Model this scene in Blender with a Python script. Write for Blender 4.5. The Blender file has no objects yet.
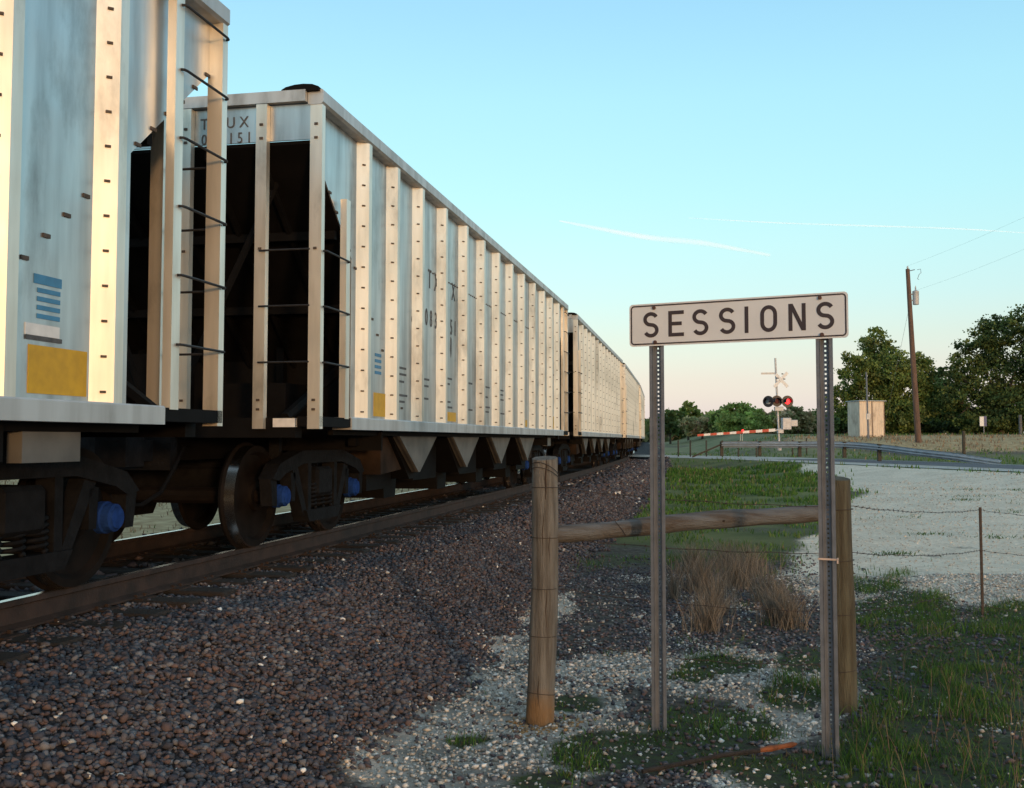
import bpy, math, random
import numpy as np
from mathutils import Vector, Matrix

random.seed(7)
rng = np.random.default_rng(7)
scene = bpy.context.scene
COL = scene.collection
R = math.radians

# ------------------------------------------------------------------ camera
EYE = 0.96                       # metres above the rail head (z = 0)
FPX = 1050.0
cam_d = bpy.data.cameras.new('camera')
cam = bpy.data.objects.new('camera', cam_d)
COL.objects.link(cam)
cam.location = (0, 0, EYE)
cam.rotation_euler = (R(90) + math.atan(56 / FPX), 0, 0)
cam_d.sensor_width = 36
cam_d.lens = 36 * FPX / 1024
cam_d.shift_y = -10 / 1024
cam_d.clip_start = 0.05
cam_d.clip_end = 20000
scene.camera = cam

# ------------------------------------------------------------------ sky, sun, exposure
SUN_EL, SUN_AZ = 4.0, 160.0      # degrees; azimuth clockwise from +Y (the view), so the sun is behind
world = bpy.data.worlds.new('World')
scene.world = world
world.use_nodes = True
wn, wl = world.node_tree.nodes, world.node_tree.links
wn.clear()
out = wn.new('ShaderNodeOutputWorld')
sky = wn.new('ShaderNodeTexSky')
sky.sky_type = 'NISHITA'
sky.sun_disc = False
sky.sun_elevation = R(SUN_EL)
sky.sun_rotation = R(SUN_AZ)
sky.air_density = 1.0
sky.dust_density = 1.2
sky.ozone_density = 1.0
bg = wn.new('ShaderNodeBackground')
bg.inputs[1].default_value = 0.15
wl.new(sky.outputs[0], bg.inputs[0])
# the clear evening sky of the photograph: blue overhead fading to a pale, faintly pink horizon
geo = wn.new('ShaderNodeNewGeometry')
sep = wn.new('ShaderNodeSeparateXYZ')
wl.new(geo.outputs['Incoming'], sep.inputs[0])
neg = wn.new('ShaderNodeMath'); neg.operation = 'MULTIPLY'; neg.inputs[1].default_value = -1
wl.new(sep.outputs[2], neg.inputs[0])
ramp = wn.new('ShaderNodeValToRGB')
wl.new(neg.outputs[0], ramp.inputs[0])
cr = ramp.color_ramp
stops = [(0.0, (.50, .50, .58)), (.03, (.40, .42, .55)), (.057, (.37, .38, .50)), (.095, (.32, .42, .49)), (.132, (.275, .47, .55)),
         (.178, (.265, .52, .58)), (.224, (.245, .54, .61)), (.31, (.225, .52, .64)), (.385, (.185, .45, .64)), (.62, (.21, .36, .47)), (1.0, (.27, .34, .39))]
cr.elements[0].position, cr.elements[0].color = stops[0][0], (*stops[0][1], 1)
cr.elements[1].position, cr.elements[1].color = stops[-1][0], (*stops[-1][1], 1)
for p, c in stops[1:-1]:
    e = cr.elements.new(p); e.color = (*c, 1)
bg2 = wn.new('ShaderNodeBackground')
bg2.inputs[1].default_value = 1.0
wl.new(ramp.outputs[0], bg2.inputs[0])
add = wn.new('ShaderNodeAddShader')
wl.new(bg.outputs[0], add.inputs[0]); wl.new(bg2.outputs[0], add.inputs[1])
wl.new(add.outputs[0], out.inputs[0])

sun_d = bpy.data.lights.new('sun', 'SUN')
sun_d.energy = 1.3
sun_d.angle = R(4)
sun_d.color = (1.0, 0.58, 0.27)
sun = bpy.data.objects.new('sun', sun_d)
COL.objects.link(sun)
el, az = R(SUN_EL), R(SUN_AZ)
tosun = Vector((math.sin(az) * math.cos(el), math.cos(az) * math.cos(el), math.sin(el)))
sun.rotation_euler = tosun.to_track_quat('Z', 'Y').to_euler()

scene.view_settings.view_transform = 'Standard'
scene.view_settings.look = 'None'
scene.view_settings.gamma = 1
scene.view_settings.exposure = 0.12

# ------------------------------------------------------------------ helpers
def at(px, py, depth):
    """world point seen at pixel (px,py) of the photo plan, at a distance along +Y"""
    return Vector(((px - 512) / FPX * depth, depth, EYE + (440 - py) / FPX * depth))

def tag(o, label=None, cat=None, group=None, kind=None):
    if label: o['label'] = label
    if cat: o['category'] = cat
    if group: o['group'] = group
    if kind: o['kind'] = kind
    return o

def empty(name, loc=(0, 0, 0), rz=0.0):
    o = bpy.data.objects.new(name, None)
    COL.objects.link(o)
    o.location = loc
    o.rotation_euler = (0, 0, rz)
    o.empty_display_size = 0.2
    return o

class MB:
    def __init__(s): s.v, s.f, s.m = [], [], []
    def add(s, vs, fs, mi=0):
        b = len(s.v)
        s.v += [tuple(v) for v in vs]
        s.f += [tuple(b + i for i in f) for f in fs]
        s.m += [mi] * len(fs)
        return s
    def box(s, x0, x1, y0, y1, z0, z1, mi=0):
        v = [(x0,y0,z0),(x1,y0,z0),(x1,y1,z0),(x0,y1,z0),(x0,y0,z1),(x1,y0,z1),(x1,y1,z1),(x0,y1,z1)]
        f = [(0,3,2,1),(4,5,6,7),(0,1,5,4),(1,2,6,5),(2,3,7,6),(3,0,4,7)]
        return s.add(v, f, mi)
    def bbox(s, x0, x1, y0, y1, z0, z1, c=0.01, mi=0):
        """box with chamfered edges (all twelve)"""
        v, f = [], []
        X, Y, Z = (x0, x1), (y0, y1), (z0, z1)
        idx = {}
        for i in (0, 1):
            for j in (0, 1):
                for k in (0, 1):
                    sx, sy, sz = (c if i == 0 else -c), (c if j == 0 else -c), (c if k == 0 else -c)
                    idx[(i,j,k,'x')] = len(v); v.append((X[i], Y[j]+sy, Z[k]+sz))
                    idx[(i,j,k,'y')] = len(v); v.append((X[i]+sx, Y[j], Z[k]+sz))
                    idx[(i,j,k,'z')] = len(v); v.append((X[i]+sx, Y[j]+sy, Z[k]))
                    f.append((idx[(i,j,k,'x')], idx[(i,j,k,'y')], idx[(i,j,k,'z')]))
        for a in (0, 1):
            f.append(tuple(idx[(a,j,k,'x')] for j, k in ((0,0),(1,0),(1,1),(0,1))))
            f.append(tuple(idx[(j,a,k,'y')] for j, k in ((0,0),(1,0),(1,1),(0,1))))
            f.append(tuple(idx[(j,k,a,'z')] for j, k in ((0,0),(1,0),(1,1),(0,1))))
        for a in (0, 1):
            for b in (0, 1):
                f.append((idx[(a,b,0,'x')], idx[(a,b,1,'x')], idx[(a,b,1,'y')], idx[(a,b,0,'y')]))
                f.append((idx[(a,0,b,'x')], idx[(a,1,b,'x')], idx[(a,1,b,'z')], idx[(a,0,b,'z')]))
                f.append((idx[(0,a,b,'y')], idx[(1,a,b,'y')], idx[(1,a,b,'z')], idx[(0,a,b,'z')]))
        return s.add(v, f, mi)
    def tube(s, pts, r, n=8, mi=0, cap=True):
        pts = [Vector(p) for p in pts]
        rs = r if isinstance(r, (list, tuple)) else [r] * len(pts)
        vs, fs = [], []
        for i, p in enumerate(pts):
            d = (pts[min(i+1, len(pts)-1)] - pts[max(i-1, 0)])
            d = d.normalized() if d.length > 1e-9 else Vector((0,0,1))
            up = Vector((0,0,1)) if abs(d.z) < .9 else Vector((0,1,0))
            a = d.cross(up).normalized(); b = a.cross(d).normalized()
            for k in range(n):
                t = 2*math.pi*k/n
                vs.append(p + a*math.cos(t)*rs[i] + b*math.sin(t)*rs[i])
        for i in range(len(pts)-1):
            for k in range(n):
                k2 = (k+1) % n
                fs.append((i*n+k, i*n+k2, (i+1)*n+k2, (i+1)*n+k))
        if cap:
            fs.append(tuple(range(n-1, -1, -1)))
            fs.append(tuple((len(pts)-1)*n + k for k in range(n)))
        return s.add(vs, fs, mi)
    def prism(s, poly, axis, a0, a1, mi=0):
        """extrude a 2D polygon; axis 'x': poly=(y,z), 'y': poly=(x,z), 'z': poly=(x,y)"""
        n = len(poly)
        def mk(p, a):
            return {'x': (a, p[0], p[1]), 'y': (p[0], a, p[1]), 'z': (p[0], p[1], a)}[axis]
        vs = [mk(p, a0) for p in poly] + [mk(p, a1) for p in poly]
        fs = [tuple(range(n-1, -1, -1)), tuple(range(n, 2*n))]
        fs += [(i, (i+1) % n, n+(i+1) % n, n+i) for i in range(n)]
        return s.add(vs, fs, mi)
    def lathe(s, prof, axis='x', c=(0,0,0), n=32, mi=0):
        """prof = [(offset along axis, radius)...]"""
        vs, fs = [], []
        for o_, r in prof:
            for k in range(n):
                t = 2*math.pi*k/n
                a, b = r*math.cos(t), r*math.sin(t)
                if axis == 'x': vs.append((c[0]+o_, c[1]+a, c[2]+b))
                elif axis == 'y': vs.append((c[0]+a, c[1]+o_, c[2]+b))
                else: vs.append((c[0]+a, c[1]+b, c[2]+o_))
        for i in range(len(prof)-1):
            for k in range(n):
                fs.append((i*n+k, i*n+(k+1) % n, (i+1)*n+(k+1) % n, (i+1)*n+k))
        fs.append(tuple(range(n-1, -1, -1))); fs.append(tuple((len(prof)-1)*n+k for k in range(n)))
        return s.add(vs, fs, mi)
    def ribbon(s, pts, w, y0, y1, mi=0, closed=False):
        """a stroke of width w along a polyline in the x,z plane, extruded in y"""
        P = [Vector((p[0], p[1])) for p in pts]
        n = len(P); L, Rr = [], []
        for i in range(n):
            if closed: a, b = P[(i-1) % n], P[(i+1) % n]
            else: a, b = P[max(i-1, 0)], P[min(i+1, n-1)]
            d1 = (P[i]-a); d2 = (b-P[i])
            d1 = d1.normalized() if d1.length > 1e-9 else d2.normalized()
            d2 = d2.normalized() if d2.length > 1e-9 else d1
            d = (d1+d2).normalized()
            nn = Vector((-d.y, d.x))
            k = 1/max(.35, nn.dot(Vector((-d1.y, d1.x))))
            L.append(P[i]+nn*w/2*k); Rr.append(P[i]-nn*w/2*k)
        vs = [(p.x, y, p.y) for y in (y0, y1) for p in L+Rr]
        fs = []
        m = n if closed else n-1
        for i in range(m):
            j = (i+1) % n
            fs.append((i, j, n+j, n+i)); fs.append((2*n+i, 3*n+i, 3*n+j, 2*n+j))
            fs.append((i, 2*n+i, 2*n+j, j)); fs.append((n+i, n+j, 3*n+j, 3*n+i))
        if not closed:
            fs.append((0, n, 3*n, 2*n)); fs.append((n-1, 3*n-1, 4*n-1, 2*n-1))
        return s.add(vs, fs, mi)
    def xform(s, M, start=0):
        for i in range(start, len(s.v)):
            s.v[i] = tuple(M @ Vector(s.v[i]))
        return s
    def mesh(s, name, mats):
        me = bpy.data.meshes.new(name)
        me.from_pydata(s.v, [], s.f)
        for m in (mats if isinstance(mats, (list, tuple)) else [mats]): me.materials.append(m)
        if any(s.m): me.polygons.foreach_set('material_index', s.m)
        me.update()
        return me
    def build(s, name, mats, parent=None, smooth=None):
        me = s.mesh(name, mats)
        o = bpy.data.objects.new(name, me)
        COL.objects.link(o)
        if parent is not None: o.parent = parent
        if smooth is not None:
            me.shade_smooth()
            me.set_sharp_from_angle(angle=R(smooth))
        return o

def fixn(o):
    import bmesh
    b = bmesh.new(); b.from_mesh(o.data)
    bmesh.ops.recalc_face_normals(b, faces=b.faces)
    b.to_mesh(o.data); b.free()
    return o

def inst(me, name, parent, loc=(0,0,0), rot=(0,0,0), scale=None):
    o = bpy.data.objects.new(name, me)
    COL.objects.link(o); o.parent = parent
    o.location = loc; o.rotation_euler = rot
    if scale: o.scale = scale
    return o

def children_of(o, table):
    return table.get(o, [])

def copy_tree(o, table, parent=None):
    c = o.copy(); COL.objects.link(c); c.parent = parent
    for ch in table.get(o, []): copy_tree(ch, table, c)
    return c

def child_table():
    t = {}
    for o in COL.objects:
        if o.parent: t.setdefault(o.parent, []).append(o)
    return t

# ------------------------------------------------------------------ materials
MATS = {}
def mat(name, col, rough=.6, metal=0.0, var=.15, scale=8, bump=0.0, bscale=40, col2=None, stretch=(1,1,1), fac=(.35,.65), spec=.5, detail=6):
    m = bpy.data.materials.new(name); m.use_nodes = True
    nt = m.node_tree; n, l = nt.nodes, nt.links
    b = n['Principled BSDF']
    b.inputs['Roughness'].default_value = rough
    b.inputs['Metallic'].default_value = metal
    b.inputs['Specular IOR Level'].default_value = spec
    tc = n.new('ShaderNodeTexCoord'); mp = n.new('ShaderNodeMapping')
    mp.inputs['Scale'].default_value = stretch
    l.new(tc.outputs['Object'], mp.inputs[0])
    nz = n.new('ShaderNodeTexNoise'); nz.inputs['Scale'].default_value = scale; nz.inputs['Detail'].default_value = detail
    l.new(mp.outputs[0], nz.inputs['Vector'])
    rp = n.new('ShaderNodeValToRGB')
    c2 = col2 if col2 else tuple(max(0, c*(1-2*var)) for c in col)
    rp.color_ramp.elements[0].position = fac[0]; rp.color_ramp.elements[0].color = (*c2, 1)
    rp.color_ramp.elements[1].position = fac[1]; rp.color_ramp.elements[1].color = (*col, 1)
    l.new(nz.outputs[0], rp.inputs[0]); l.new(rp.outputs[0], b.inputs['Base Color'])
    if bump:
        bn = n.new('ShaderNodeTexNoise'); bn.inputs['Scale'].default_value = bscale; bn.inputs['Detail'].default_value = 5
        l.new(mp.outputs[0], bn.inputs['Vector'])
        bp = n.new('ShaderNodeBump'); bp.inputs['Strength'].default_value = bump; bp.inputs['Distance'].default_value = .02
        l.new(bn.outputs[0], bp.inputs['Height']); l.new(bp.outputs[0], b.inputs['Normal'])
    MATS[name] = m
    return m

def attr_mat(name, rough=.8, bump=.0, bscale=60, trans=0.0, noise=.25, nscale=30, spec=.3):
    """colour from a per-face/vertex 'tint' attribute, with fine grain on top"""
    m = bpy.data.materials.new(name); m.use_nodes = True
    nt = m.node_tree; n, l = nt.nodes, nt.links
    b = n['Principled BSDF']; b.inputs['Roughness'].default_value = rough
    b.inputs['Specular IOR Level'].default_value = spec
    a = n.new('ShaderNodeAttribute'); a.attribute_name = 'tint'
    nz = n.new('ShaderNodeTexNoise'); nz.inputs['Scale'].default_value = nscale
    g = n.new('ShaderNodeNewGeometry'); l.new(g.outputs['Position'], nz.inputs['Vector'])
    mr = n.new('ShaderNodeMapRange'); mr.inputs[3].default_value = 1-noise; mr.inputs[4].default_value = 1+noise
    l.new(nz.outputs[0], mr.inputs[0])
    mx = n.new('ShaderNodeVectorMath'); mx.operation = 'SCALE'
    l.new(a.outputs['Color'], mx.inputs[0]); l.new(mr.outputs[0], mx.inputs['Scale'])
    l.new(mx.outputs[0], b.inputs['Base Color'])
    if trans:
        tr = n.new('ShaderNodeBsdfTranslucent'); l.new(mx.outputs[0], tr.inputs[0])
        ms = n.new('ShaderNodeMixShader'); ms.inputs[0].default_value = trans
        l.new(b.outputs[0], ms.inputs[1]); l.new(tr.outputs[0], ms.inputs[2])
        l.new(ms.outputs[0], n['Material Output'].inputs[0])
    MATS[name] = m
    return m

def emis(name, col, s):
    m = bpy.data.materials.new(name); m.use_nodes = True
    b = m.node_tree.nodes['Principled BSDF']
    b.inputs['Base Color'].default_value = (*col, 1)
    b.inputs['Emission Color'].default_value = (*col, 1); b.inputs['Emission Strength'].default_value = s
    return m

def aluminium(name, base, grime, rough, metal=.8, streak=.6):
    m = bpy.data.materials.new(name); m.use_nodes = True
    nt = m.node_tree; n, l = nt.nodes, nt.links
    b = n['Principled BSDF']; b.inputs['Metallic'].default_value = metal
    tc = n.new('ShaderNodeTexCoord'); mp = n.new('ShaderNodeMapping')
    mp.inputs['Scale'].default_value = (3, 3, .35)
    l.new(tc.outputs['Object'], mp.inputs[0])
    nz = n.new('ShaderNodeTexNoise'); nz.inputs['Scale'].default_value = 2.2; nz.inputs['Detail'].default_value = 7
    l.new(mp.outputs[0], nz.inputs['Vector'])
    rp = n.new('ShaderNodeValToRGB'); rp.color_ramp.elements[0].position = .32; rp.color_ramp.elements[1].position = .62
    rp.color_ramp.elements[0].color = (*grime, 1); rp.color_ramp.elements[1].color = (*base, 1)
    l.new(nz.outputs[0], rp.inputs[0])
    # coal dust smeared in soft dark patches
    gi = n.new('ShaderNodeNewGeometry'); mg_ = n.new('ShaderNodeMapping'); mg_.inputs['Scale'].default_value = (1, 1, .45); l.new(gi.outputs['Position'], mg_.inputs[0])
    nd = n.new('ShaderNodeTexNoise'); nd.inputs['Scale'].default_value = 1.7; nd.inputs['Detail'].default_value = 9; nd.inputs['Roughness'].default_value = .65; l.new(mg_.outputs[0], nd.inputs['Vector'])
    rd_ = n.new('ShaderNodeValToRGB'); rd_.color_ramp.elements[0].position = .33; rd_.color_ramp.elements[1].position = .47
    rd_.color_ramp.elements[0].color = (.42, .40, .38, 1); rd_.color_ramp.elements[1].color = (1, 1, 1, 1); l.new(nd.outputs[0], rd_.inputs[0])
    mu = n.new('ShaderNodeMix'); mu.data_type = 'RGBA'; mu.blend_type = 'MULTIPLY'; mu.inputs[0].default_value = streak; l.new(rp.outputs[0], mu.inputs[6]); l.new(rd_.outputs[0], mu.inputs[7])
    l.new(mu.outputs[2], b.inputs['Base Color'])
    n2 = n.new('ShaderNodeTexNoise'); n2.inputs['Scale'].default_value = 5; l.new(tc.outputs['Object'], n2.inputs['Vector'])
    mr = n.new('ShaderNodeMapRange'); mr.inputs[3].default_value = rough-.07; mr.inputs[4].default_value = rough+.1
    l.new(n2.outputs[0], mr.inputs[0]); l.new(mr.outputs[0], b.inputs['Roughness'])
    n3 = n.new('ShaderNodeTexNoise'); n3.inputs['Scale'].default_value = 2.5; l.new(tc.outputs['Object'], n3.inputs['Vector'])
    bp = n.new('ShaderNodeBump'); bp.inputs['Strength'].default_value = .25; bp.inputs['Distance'].default_value = .02
    l.new(n3.outputs[0], bp.inputs['Height']); l.new(bp.outputs[0], b.inputs['Normal'])
    return m

M_SHEET = aluminium('aluminium_sheet', (.60, .61, .61), (.38, .38, .38), .36, .85)
M_RIB = aluminium('sun_tinted_aluminium_rib', (.87, .81, .72), (.62, .57, .49), .42, .65)  # ribs, posts and stiles: warm evening sunlight tinted into the metal's colour
M_SILL = aluminium('aluminium_sill', (.56, .57, .58), (.42, .42, .42), .5, .5)
M_BAY = mat('hopper_bay_metal', (.17, .165, .16), .6, .3, .2, 3)
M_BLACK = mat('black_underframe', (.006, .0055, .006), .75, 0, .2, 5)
M_TRUCK = mat('dark_cast_steel', (.010, .010, .012), .8, .0, .25, 9, .3, 30)  # truck, wheel and rusty plate colours darkened to hold the shade under the cars
M_WHEEL = mat('brown_wheel_steel', (.011, .008, .007), .8, .0, .25, 7)
M_TREAD = mat('polished_steel', (.55, .52, .50), .25, 1, .1, 10)
M_BLUE = mat('blue_bearing_cap', (.012, .045, .20), .85, 0, .2, 20)
M_RUSTPLATE = mat('brown_rusty_plate', (.038, .024, .017), .8, 0, .3, 4)
M_BOLT = mat('dark_bolt_steel', (.10, .075, .06), .7, .2, .2, 20)
M_RUNG = mat('dark_rung_steel', (.03, .028, .03), .6, .2, .2, 20)
M_PAINT = mat('black_stencil_paint', (.10, .10, .105), .7, 0, .2, 30)
M_YELLOW = mat('yellow_reflective_sheet', (.58, .33, .005), .5, 0, .08, 14)
M_DECALBLUE = mat('blue_decal', (.05, .22, .42), .5, 0, .1, 14)
M_WHITE = mat('white_paint', (.75, .75, .76), .5, 0, .08, 14)
M_COAL = mat('black_coal_dust', (.02, .02, .02), .9)
for _m in (M_BLACK, M_TRUCK, M_WHEEL, M_RUSTPLATE, M_BLUE, M_COAL): _m.node_tree.nodes['Principled BSDF'].inputs['Specular IOR Level'].default_value = .12
M_RAIL = mat('rusty_rail_steel', (.042, .024, .019), .75, .1, .3, 6, .2, 40)
M_TIE = mat('creosoted_timber', (.032, .024, .021), .9, 0, .3, 3, .6, 25, stretch=(1, 12, 12))
M_PLATE = mat('rusty_tie_plate', (.035, .02, .016), .8, .1, .25, 20)
M_POST = mat('weathered_post_wood', (.20, .19, .175), .9, 0, .25, 3.2, .9, 20, col2=(.095, .082, .070), stretch=(11, 11, .8))
M_POST2 = mat('greenish_post_wood', (.115, .108, .075), .9, 0, .25, 3.2, .8, 20, col2=(.055, .045, .028), stretch=(11, 11, .8))
_nt = M_POST.node_tree; _n, _l = _nt.nodes, _nt.links            # the foot is stained orange by the soil
_tc = _n.new('ShaderNodeTexCoord'); _sx = _n.new('ShaderNodeSeparateXYZ'); _l.new(_tc.outputs['Object'], _sx.inputs[0])
_nz = _n.new('ShaderNodeTexNoise'); _nz.inputs['Scale'].default_value = 9; _l.new(_tc.outputs['Object'], _nz.inputs['Vector'])
_ma = _n.new('ShaderNodeMath'); _ma.operation = 'MULTIPLY_ADD'; _ma.inputs[1].default_value = .22; _l.new(_nz.outputs[0], _ma.inputs[0]); _l.new(_sx.outputs[2], _ma.inputs[2])
_mr = _n.new('ShaderNodeMapRange'); _mr.inputs[1].default_value = .34; _mr.inputs[2].default_value = .20; _mr.inputs[3].default_value = 0; _mr.inputs[4].default_value = .75; _l.new(_ma.outputs[0], _mr.inputs[0])
_mx = _n.new('ShaderNodeMix'); _mx.data_type = 'RGBA'; _mx.inputs[7].default_value = (.24, .13, .045, 1)
_b = _n['Principled BSDF']; _src = _b.inputs['Base Color'].links[0].from_socket
_l.new(_mr.outputs[0], _mx.inputs[0]); _l.new(_src, _mx.inputs[6]); _l.new(_mx.outputs[2], _b.inputs['Base Color'])
M_LOG = mat('grey_brace_wood', (.15, .16, .172), .9, 0, .25, 3.0, .8, 20, col2=(.085, .070, .060), stretch=(.8, 8, 8))
M_GALV = mat('galvanised_steel', (.19, .21, .25), .6, .35, .12, 12, .1, 60)
M_SIGN = mat('white_sign_sheeting', (.68, .70, .74), .45, 0, .035, 5)
M_SIGNBK = mat('black_sign_paint', (.030, .020, .030), .5, 0, .1, 10)
M_WIRE = mat('rusty_wire', (.06, .045, .04), .7, .3, .2, 40)
M_RUSTBAR = mat('orange_rust', (.27, .085, .03), .9, 0, .3, 12)
M_ROAD = mat('grey_asphalt', (.46, .41, .36), .85, 0, .1, 2.0, .2, 60)
M_ROAD2 = mat('dark_asphalt', (.10, .095, .11), .85, 0, .1, 2.0, .2, 60)
M_GUARD = mat('guardrail_steel', (.42, .48, .54), .5, .2, .12, 4)
M_GPOST = mat('guardrail_timber', (.07, .06, .045), .9)
M_POLE = mat('brown_utility_pole', (.16, .095, .07), .85, 0, .2, 3, stretch=(5,5,.4))
M_GREY = mat('light_grey_paint', (.50, .51, .54), .5, .1, .1, 10)
M_HOOD = mat('black_signal_hood', (.02, .018, .025), .5)
M_REDPAINT = mat('red_stripe', (.50, .04, .02), .5)
M_REDLAMP = emis('lit_red_lamp', (1.0, .02, .03), 2.2)
M_DIMRED = mat('unlit_red_lens', (.10, .01, .015), .7)
M_LENS = mat('side_lens_grey', (.35, .42, .5), .2)
M_SHED = aluminium('shed_corrugated_metal', (.58, .52, .46), (.47, .40, .34), .5, .5)
M_BARK = mat('tree_bark', (.07, .055, .04), .95, 0, .25, 10)
M_STONE = attr_mat('ballast_stone', .85, noise=.25, nscale=60)
M_LEAF = attr_mat('foliage', .7, trans=.4, noise=.15, nscale=3)
M_GRASS = attr_mat('grass_blades', .7, trans=.25, noise=.1, nscale=10)

# ------------------------------------------------------------------ track frame
TH = math.atan(216 / FPX)
CT, ST = math.cos(TH), math.sin(TH)
TRK = 5.0                                   # lateral distance camera -> track centre
def shift(s): return .00057 * max(0., s - 10) ** 2 if s < 90 else .00057 * 6400 + .0912 * (s - 90)
def tp(s, d, z=0.0):                        # along-track s, lateral-left d
    return Vector((s * ST - d * CT, s * CT + d * ST, z))
def trk(s, off=0.0, z=0.0):                 # point on the curved track; off>0 is the camera side
    sh = shift(s); g = (shift(s + .1) - shift(s - .1)) / .2
    c = tp(s, TRK + sh, z)
    ang = math.atan(g)
    n = Vector((CT * math.cos(ang) + ST * math.sin(ang), -ST * math.cos(ang) + CT * math.sin(ang), 0))
    return c + n * off

def sd_of(X, Y):
    s = X * ST + Y * CT
    d = -X * CT + Y * ST
    return s, d

# value noise in numpy for terrain / masks
def vnoise(x, y, sc, seed=0):
    x = np.asarray(x, float) / sc + 1000.3 + seed * 17.1; y = np.asarray(y, float) / sc + 1000.7 + seed * 9.7
    xi = np.floor(x).astype(np.int64); yi = np.floor(y).astype(np.int64)
    fx = x - xi; fy = y - yi
    fx = fx*fx*(3-2*fx); fy = fy*fy*(3-2*fy)
    def h(a, b):
        v = np.sin(a * 127.1 + b * 311.7 + seed * 74.7) * 43758.5453
        return v - np.floor(v)
    return (h(xi, yi)*(1-fx)+h(xi+1, yi)*fx)*(1-fy) + (h(xi, yi+1)*(1-fx)+h(xi+1, yi+1)*fx)*fy
def fbm(x, y, sc, seed=0, o=4):
    t = 0; a = .5
    for i in range(o):
        t = t + a * vnoise(x, y, sc / 2**i, seed + i*3); a *= .5
    return t / (1 - .5**o)
def smooth(a, b, x):
    t = np.clip((x - a) / (b - a), 0, 1); return t*t*(3-2*t)

ROAD = [(34, 2), (25, 19), (19.2, 34), (16.2, 48), (13.4, 58.5), (9.0, 66.5), (2.5, 73), (-8, 79), (-30, 88), (-90, 104)]
def catmull(P, n=14):
    outp = []
    Q = [P[0]] + list(P) + [P[-1]]
    for i in range(1, len(Q)-2):
        p0, p1, p2, p3 = [np.array(q, float) for q in Q[i-1:i+3]]
        for k in range(n):
            t = k / n
            outp.append(.5*((2*p1)+(-p0+p2)*t+(2*p0-5*p1+4*p2-p3)*t*t+(-p0+3*p1-3*p2+p3)*t**3))
    outp.append(np.array(P[-1], float))
    return np.array(outp)
RC = catmull(ROAD)
def road_dist(X, Y):
    X = np.asarray(X, float); Y = np.asarray(Y, float)
    best = np.full(X.shape, 1e9)
    A, B = RC[:-1], RC[1:]
    for a, b in zip(A, B):
        dx, dy = b - a; L = dx*dx+dy*dy
        t = np.clip(((X-a[0])*dx+(Y-a[1])*dy)/L, 0, 1)
        dd = np.hypot(X-a[0]-t*dx, Y-a[1]-t*dy)
        best = np.minimum(best, dd)
    return best

def ground_z(X, Y):
    X = np.asarray(X, float); Y = np.asarray(Y, float)
    s, d = sd_of(X, Y)
    sh = np.where(s < 90, .00057*np.maximum(0, s-10)**2, .00057*6400+.0912*(s-90))
    u = d - TRK - sh                         # lateral from track centre, + is the far side
    base = np.interp(Y, [-50, 9, 16, 30, 45, 57, 62, 68, 75, 100, 200, 500, 2000], [-.735, -.73, -.67, -.34, -.14, -.03, .22, .84, 1.28, 1.5, 2.0, 3.5, 6])
    basel = np.interp(Y, [-50, 9, 20, 70, 100, 400, 2000], [-.73, -.72, -.65, -.35, .1, 2.5, 6])
    w = smooth(-13, -5, u)                   # blend towards the track / far-side level
    z = base*(1-w) + basel*w
    z = z + (fbm(X, Y, 1.3, 3) - .5) * .07 * smooth(0, 3, np.abs(u) - 2.4) + (fbm(X, Y, 12, 8, 2)-.5) * .22 * smooth(14, 40, Y)
    # gentle dish in the gravel lot, raised ballast bed
    bal = np.interp(np.abs(u), [0, 1.95, 3.25, 4.0], [-.22, -.235, -.74, -1.2])
    z = np.maximum(z, bal + (vnoise(X, Y, .35, 5)-.5)*.05)
    rd = road_dist(X, Y)
    zr = -.06
    wr = 1 - smooth(3.6, 6.5, rd)
    z = z*(1-wr) + zr*wr
    # under the track the bed stays low enough for the ties
    z = np.where((np.abs(u) < 2.0), np.minimum(z, -.20), z)
    return z

# ------------------------------------------------------------------ ground sheet
def axis_pts(lo, f0, f1, hi, fine, grow=1.12):
    p = list(np.arange(f0, f1, fine)); st = fine; x = f1
    while x < hi: p.append(x); st *= grow; x += st
    p.append(hi); st = fine; x = f0 - fine; q = []
    while x > lo: q.append(x); st *= grow; x -= st
    q.append(lo)
    return np.array(sorted(q + p))
xs = axis_pts(-3000, -6, 9, 3000, .13, 1.07)
ys = axis_pts(-800, 3, 17, 4000, .13, 1.045)
GX, GY = np.meshgrid(xs, ys)
GZ = ground_z(GX, GY)

def blobs(X, Y, lst):
    """soft union of ellipses given as (px, py, half width px, half height px) of ground seen in the photo at the fence's level"""
    t = np.zeros(np.shape(X))
    z = -.72
    yy = np.maximum(Y, .5)
    px = 512 + X/yy*FPX; py = 440 + (EYE - z)/yy*FPX
    for (cx, cy, a, b) in lst:
        q = ((px-cx)/a)**2 + ((py-cy)/b)**2
        t = np.maximum(t, np.clip(1.6 - q*.9, 0, 1))
    return t

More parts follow.
